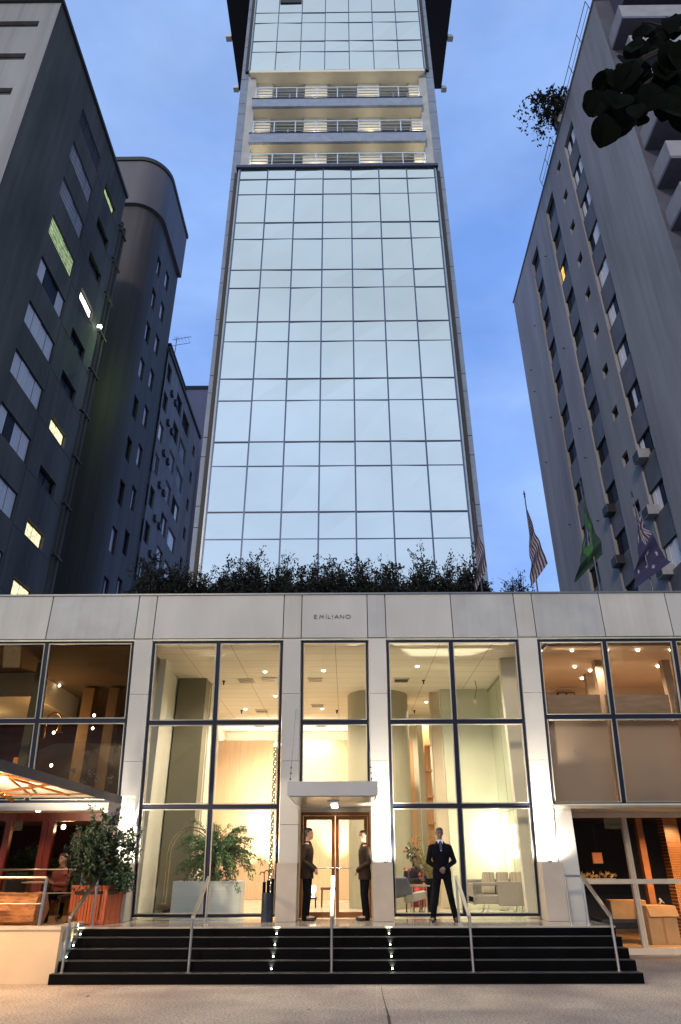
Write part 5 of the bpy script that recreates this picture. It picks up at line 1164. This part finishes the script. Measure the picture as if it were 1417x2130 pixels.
# luggage cart
m_brass=mat('polished_brass',(.40,.36,.28),.2,metal=1,var=.04); lc=thing('luggage_cart',(-3.9,19.0,.78),'brass luggage cart with tall arched rails behind the lobby planter','luggage cart')
for y in (18.8,19.25):
    g=MB(); x0,x1=-4.42,-3.3; 
    for o in (0,.07) if y<19 else (0,): 
        g.tube([(x0+o,y,.98),(x0+o,y,2.05)]+[((x0+x1)/2+(-(x1-x0)/2+o)*math.cos(a),y,2.05+(.62-o)*math.sin(a)) for a in np.linspace(.1,math.pi-.1,12)]+[(x1-o,y,2.05),(x1-o,y,.98)],.013,7)
    g.build('arched_rail',m_brass,lc)
MB().box(-4.5,-3.22,18.7,19.35,.90,.97).build('deck',mat('cart_carpet',(.10,.05,.03),.9),lc)
for x in (-4.35,-3.37):
    for y in (18.8,19.25): MB().lathe((x,y,.782),[(.03,0),(.06,.03),(.06,.08),(.03,.118)],10).build('wheel',m_frame,lc)
# bead curtain (lit)
bc=thing('bead_curtain',(-1.62,19.3,3.2),'lit string curtain of small glowing beads hanging behind the left lobby window','bead curtain'); g=MB(); q=MB(); xc_=aty(567,1700,18.9)[0]
q.box(xc_-.045,xc_+.045,18.92,18.95,.95,4.6); q.build('backing_strip',mat('olive_strip',(.16,.14,.06),.6),bc)
for i in range(58): g.lathe((xc_+.03*math.sin(i*2.1),18.88,1.0+i*.062),[(.004,-.016),(.013,0),(.004,.016)],6)
g.build('beads',emi('bead_glow',(1,.88,.62),5),bc)
# sofa seen end-on, floor lamps, armchair
m_sofa=mat('grey_beige_fabric',(.36,.32,.26),.85,var=.06,scale=20); m_strip=mat('striped_cushion',(.42,.36,.27),.85,var=.3,scale=3,stretch=(14,1,.3))
x0,x1=aty(985,1870,17.9)[0],4.2; so=thing('sofa',((x0+x1)/2,18.2,.78),'beige sofa with striped back cushions behind the right lobby window','sofa')
MB().box(x0,x1,17.85,18.6,1.02,1.19).build('seat',m_sofa,so,bevel=.03); MB().box(x0+.55,x1,17.80,17.88,.98,1.47).build('arm_panel',m_sofa,so,bevel=.02); MB().box(x0+.0,x0+.56,17.81,17.87,1.38,1.45).build('arm',m_sofa,so,bevel=.02); MB().box(x0,x0+.07,17.87,18.6,1.0,1.43).build('side_panel',m_sofa,so,bevel=.02)
MB().box(x0,x1,18.6,18.75,1.0,1.50).build('backrest',m_sofa,so,bevel=.02)
for i in range(4): 
    a=x0+.75+i*.42 if x1-x0>2 else x0+.3+i*.33; MB().hexa([(a,18.35,1.2),(a+.3,18.35,1.2),(a,18.55,1.2),(a+.3,18.55,1.2),(a+.06,18.45,1.66),(a+.34,18.45,1.66),(a+.06,18.6,1.66),(a+.34,18.6,1.66)]).build('cushion',m_strip,so,bevel=.03)
for x in (x0+.35,x1-.2):
    for y in (17.95,18.5): MB().tube([(x-.12,y,.80),(x-.04,y,.86),(x,y,1.0)],.010,6).build('leg',m_ss,so)
def floor_lamp(label,x,y,z,e):
    t=thing('floor_lamp',(x,y,.78),label,'floor lamp'); MB().lathe((x,y,.78),[(.14,0),(.14,.02),(.02,.03)],18).build('base',m_ss,t); MB().tube([(x,y,.8),(x,y,z)],.009,6).build('pole',m_ss,t)
    MB().lathe((x,y,z-.0),[(.20,0),(.19,.28)],20).build('shade',emi('lamp_shade_glow',(1,.95,.82),4),t); point('lamp_bulb',(x,y,z+.45),e,(1,.90,.70),.1,t); point('lamp_bulb',(x,y-.0,z-.12),e*.6,(1,.90,.70),.1,t)
p=aty(1090,1755,18.9); floor_lamp('slim floor lamp with white drum shade beside the sofa',p[0],18.9,p[2],22)
p=aty(1036,1765,20.2); floor_lamp('very bright floor lamp near the green lobby wall',p[0],20.2,p[2],50)
x0,x1=aty(826,1870,17.9)[0],aty(893,1870,17.9)[0]; ac=thing('armchair',((x0+x1)/2,18,.78),'low grey lounge armchair with timber arms behind the right lobby window','armchair')
MB().hexa([(x0-.1,17.8,1.12),(x0+.38,17.8,1.2),(x0-.1,18.5,1.12),(x0+.38,18.5,1.2),(x0-.15,17.8,1.56),(x0+.25,17.8,1.56),(x0-.15,18.5,1.56),(x0+.25,18.5,1.56)]).build('backrest',mat('dark_grey_fabric',(.14,.15,.16),.85),ac,bevel=.04)
MB().hexa([(x0+.2,17.8,1.02),(x1-.1,17.8,1.12),(x0+.2,18.5,1.02),(x1-.1,18.5,1.12),(x0+.2,17.8,1.20),(x1-.05,17.8,1.28),(x0+.2,18.5,1.20),(x1-.05,18.5,1.28)]).build('seat',m_sofa,ac,bevel=.03)
for y in (17.78,18.5): MB().box(x0+.3,x1+.02,y,y+.04,1.37,1.40).build('arm',mat('light_timber',(.45,.33,.19),.4),ac)
for x in (x0+.35,x1-.06):
    for y in (17.8,18.52): MB().tube([(x,y,.78),(x,y,1.37)],.011,6).build('leg',m_ss,ac)
# vase with tall flowers
p=aty(898,1860,18.6); va=thing('floor_vase',(p[0],18.6,.78),'tall black tapering floor vase just left of the guard','vase'); MB().lathe((p[0],18.6,.78),[(.07,0),(.10,.15),(.13,.45),(.15,.72),(.13,.74)],18).build('vase_body',m_suit,va,smooth=True)
fl=thing('flower_arrangement',(p[0],18.6,1.5),'tall arrangement of thin branches and orange red flowers in the black vase','flowers'); r=random.Random(9); S=MB(); F=MB(); Q=MB()
for i in range(34):
    a=r.uniform(-.75,.5); b0=Vector((p[0],18.6,1.48)); e=b0+Vector((a*.75,r.uniform(-.2,.2),r.uniform(.35,1.15))); S.tube([b0,(b0+e)/2+Vector((0,0,.06)),e],[.006,.005,.003],5)
    for k in range(5): leaf(F,b0.lerp(e,r.uniform(.3,1)),rv(r)+Vector((0,0,.3)),rv(r),.12,.03)
    if i%2: Q.lathe(e+Vector((-.05,0,-.25)),[(.008,-.03),(.035,0),(.02,.04),(.004,.05)],7)
S.build('stems',mat('yellow_green_stem',(.28,.24,.07),.6),fl); F.build('leaves',mat('olive_leaf',(.20,.19,.05),.6),fl); Q.build('blooms',mat('orange_red_bloom',(.55,.10,.03),.6),fl)
p=aty(858,1775,18.9); fo=thing('orchid_display',(p[0],18.9,.78),'dark orchid with pale blooms on a thin stand beside the woman in red','flowers'); MB().tube([(p[0]-.02,18.9,.78),(p[0],18.9,p[2])],.012,6).build('stand',m_frame,fo); F=MB(); Q=MB()
for i in range(60): leaf(F,Vector(p)+rv(r,.12),rv(r),rv(r),.10,.06)
for i in range(12): leaf(Q,Vector(p)+rv(r,.13)+Vector((.03,-.1,.05)),rv(r),rv(r),.07,.06)
F.build('leaves',m_leafd,fo); Q.build('blooms',m_white,fo)
# side table with lamp seen through the doors
p=aty(650,1868,21.5); sd_=thing('side_table',(p[0],21.5,.78),'small dark side table seen through the left door leaf','table'); zt=aty(650,1867,21.5)[2]; MB().box(p[0]-.2,p[0]+.12,21.3,21.7,zt-.03,zt).build('table_top',m_suit,sd_)
for sx in (-.17,.09):
    for y in (21.33,21.67): MB().tube([(p[0]+sx,y,.78),(p[0]+sx,y,zt-.03)],.013,6).build('leg',m_suit,sd_)
ob=thing('table_lamp',(p[0]+.02,21.5,zt),'white table lamp shaped like a curled flower on the side table','lamp'); g=MB().lathe((p[0]+.02,21.5,zt),[(.05,0),(.015,.05),(.03,.1),(.08,.16),(.09,.24),(.05,.30)],14); g.build('lamp_body',emi('table_lamp_glow',(1,.96,.88),4),ob)
p=aty(685,1860,21.8); chair('brown side chair seen through the doors beside the middle handrail',(p[0],21.8,.78),R_(-90),mat('brown_leather',(.10,.045,.02),.5),h=1.05)
# spotlights on brackets, right lobby; cameras left
for px,py in ((988,1457),(1046,1457)):
    q=aty(px,py,19.6 if px<1000 else 19.0); sp=thing('hanging_spotlight',(q[0],q[1],6.49),('left' if px<1000 else 'right')+' one of two curved arm spotlights behind the top right lobby pane','spotlight','curved arm spotlights in the lobby')
    MB().tube([(q[0]+.05,q[1],6.49),(q[0]+.08,q[1],6.3),(q[0]+.02,q[1],q[2]+.12),(q[0],q[1],q[2]+.02)],.008,6).build('arm',m_frame,sp); MB().lathe((q[0],q[1],q[2]-.10),[(.03,0),(.05,.04),(.05,.1),(.02,.14)],10).build('lamp_head',m_lwal,sp)
for px,py in ((486,1524),(497,1525)):
    q=atz(px,py,6.49); q=q if q[1]<26 else np.array([q[0],25.5,6.49]); sp=thing('ceiling_camera',(q[0],q[1],6.49),('left' if px<490 else 'right')+' one of two tiny dark ceiling cameras near the wood wall','camera','ceiling cameras'); MB().lathe((q[0],q[1],6.38),[(.03,0),(.07,.04),(.08,.11)],10).build('camera_body',m_frame,sp)
# orchids inside upper left window
for i,(px,py) in enumerate(((150,1605),(190,1607),(205,1618),(230,1622),(172,1625))):
    q=Vector(aty(px,py,17.6)); t=thing('orchid',(q.x,17.6,3.12),['first','second','third','last','low second'][i]+' white orchid from the left inside the dark upper left window','orchid','orchids in the upper left window'); rr=random.Random(i)
    MB().lathe((q.x,17.6,3.12),[(.06,0),(.08,.12),(.07,.12)],10).build('pot',m_frame,t); MB().tube([(q.x,17.6,3.2),(q.x+.05,17.55,q.z)],.005,5).build('stem',m_leafs,t); F=MB()
    for k in range(16): leaf(F,q+rv(rr,.08),rv(rr),rv(rr),.06,.055)
    F.build('blooms',mat('pale_petal',(.35,.36,.42),.6),t)
# ------------------------------------------------------------------ shop contents
def carton(label,c,sx,sy,h,rz,flap=True,m=None):
    t=thing('cardboard_box',c,label,'box'); T=Matrix.Translation(c)@Matrix.Rotation(rz,4,'Z'); m=m or mat('cardboard',(.48,.30,.14),.8,var=.1,scale=4)
    xform(T,MB().box(-sx,sx,-sy,sy,0,h)).build('carton',m,t,bevel=.006)
    if flap: xform(T,MB().hexa([(-sx,-sy-.02,h),(sx,-sy-.02,h),(-sx,-sy-.03,h),(sx,-sy-.03,h),(-sx+.01,-sy-.09,h-.22),(sx+.02,-sy-.09,h-.22),(-sx+.01,-sy-.10,h-.22),(sx+.02,-sy-.10,h-.22)])).build('flap',m,t); xform(T,MB().box(-.03,.03,-sy-.004,-sy-.001,.02,h-.2)).build('tape',mat('box_tape',(.36,.20,.08),.4),t)
    return t
p=aty(1378,1960,19.2); carton('large cardboard box with open flap standing on the shop floor',(p[0],19.3,.121),.36,.3,.80,R_(6))
p=aty(1312,1920,19.6); carton('smaller cardboard box on the dark table behind the shop mullion',(p[0],19.7,.62),.42,.28,.40,R_(-8),False); tb=thing('shop_table',(p[0]-.2,19.7,.12),'low black table under the smaller cardboard box in the shop','table'); MB().box(p[0]-.8,p[0]+.5,19.3,20.1,.55,.618).build('table_top',m_dark,tb); 
for sx in (-.75,.45):
    for y in (19.35,20.05): MB().box(p[0]+sx-.03,p[0]+sx+.03,y-.03,y+.03,.12,.55).build('leg',m_dark,tb)
p=aty(1244,1785,19.0); hs=thing('square_lantern',tuple(p),'small orange square lantern hanging inside the shop window','lantern'); MB().box(p[0]-.13,p[0]+.11,18.98,19.05,p[2]-.12,p[2]+.12).build('lantern_body',mat('orange_panel',(.75,.25,.08),.6,var=.1),hs,bevel=.01); MB().tube([(p[0],19.0,p[2]+.12),(p[0],19.0,2.94)],.004,4).build('wire',m_frame,hs)
p=aty(1240,1822,18.6); gl=thing('leaf_garland',tuple(p),'golden leaf garland lying along the shop window rail','garland'); r=random.Random(2); F=MB()
for i in range(70): leaf(F,Vector((p[0]-.42+.012*i,18.5,p[2]+.03*math.sin(i*.5))),rv(r)+Vector((.6,0,.3)),rv(r),.10,.035)
F.build('leaves',mat('gold_leaf',(.75,.42,.12),.4,metal=.2),gl)
MB().box(p[0]-.5,p[0]+.4,18.42,18.7,p[2]-.10,p[2]-.05).build('display_shelf',m_sf,pod)
p=aty(1373,1886,19.4); rb_=thing('white_figurine',(p[0],19.3,.93),'small white curved figurine on top of the large box','figurine'); MB().tube([(p[0]-.05,19.3,.93),(p[0]+.02,19.3,1.02),(p[0]-.02,19.3,1.06),(p[0]+.08,19.3,.96)],[.02,.03,.025,.012],8).build('figure',m_white,rb_,smooth=True)

for i,(px,py,s_) in enumerate(((178,2073,.05),(1247,2058,.03),(640,2100,.035))):
    q=Vector(atz(px,py,.004)); t=MB(); leaf(t,q,Vector((.8,.4,.05)),Vector((0,0,1)),s_*1.6,s_); o=t.build('fallen_leaf',m_stem if i!=1 else m_white); tag(o,['small brown fallen leaf on the pavement at the left','tiny pale fallen petal on the pavement right of the stairs','small brown fallen leaf on the pavement below the middle steps'][i],'leaf','fallen leaves on the pavement')
b=MB(); P=[Vector(atz(*q,.004)) for q in ((793,2052),(797,2072),(803,2095),(808,2112),(812,2135),(818,2175))]
for a,c,w_ in zip(P,P[1:],(.006,.008,.012,.02,.012)): b.face([a-Vector((w_,0,0)),a+Vector((w_,0,0)),c+Vector((w_,0,0)),c-Vector((w_,0,0))])
b.build('pavement_crack',m_dark,kind='structure')

# plants seen inside the upper right room and the restaurant
q=aty(1150,1450,17.3); t=palm('feathery potted palm inside the top left pane of the warm upper right windows',(q[0],17.3,3.75),12,.75,31,m_leafs,'potted_palm'); MB().lathe((q[0],17.3,3.105),[(.14,0),(.18,.5),(.16,.64)],12).build('pot',m_frame,t)
q=aty(1308,1455,17.0); t=thing('cactus',(q[0],17.0,3.1),'dark columnar cactus standing inside the second upper right window','cactus')
for dx,h in ((-.02,2.15),(.10,1.95),(-.22,1.72),(.2,1.7)): MB().tube([(q[0]+dx,17.0,3.42),(q[0]+dx*1.3,17.0,3.1+h*.7),(q[0]+dx*1.3,17.0,3.1+h)],[.035,.04,.015],8).build('cactus_arm',m_leafs,t)
MB().lathe((q[0],17.0,3.1),[(.2,0),(.24,.3),(.22,.32)],14).build('pot',m_frame,t)
q=aty(58,1775,18.95); shrub('leafy green plant on the half wall inside the restaurant door',(q[0],18.95,1.6),.75,.5,.25,14,900,.08,m_leafg,44,name='potted_shrub')
q=aty(120,1765,18.95); shrub('small flowering plant inside the restaurant, right of the red door post',(q[0],18.95,1.6),.45,.2,.2,10,350,.07,m_leafg,45,name='potted_shrub')
point('plant_light',(-7.0,18.5,2.6),9,(1,.8,.5),.05,MB().lathe((-7.0,18.5,2.62),[(.04,0),(.06,.05),(.04,.1)],8).build('restaurant_pendant',e_bulb,pod))
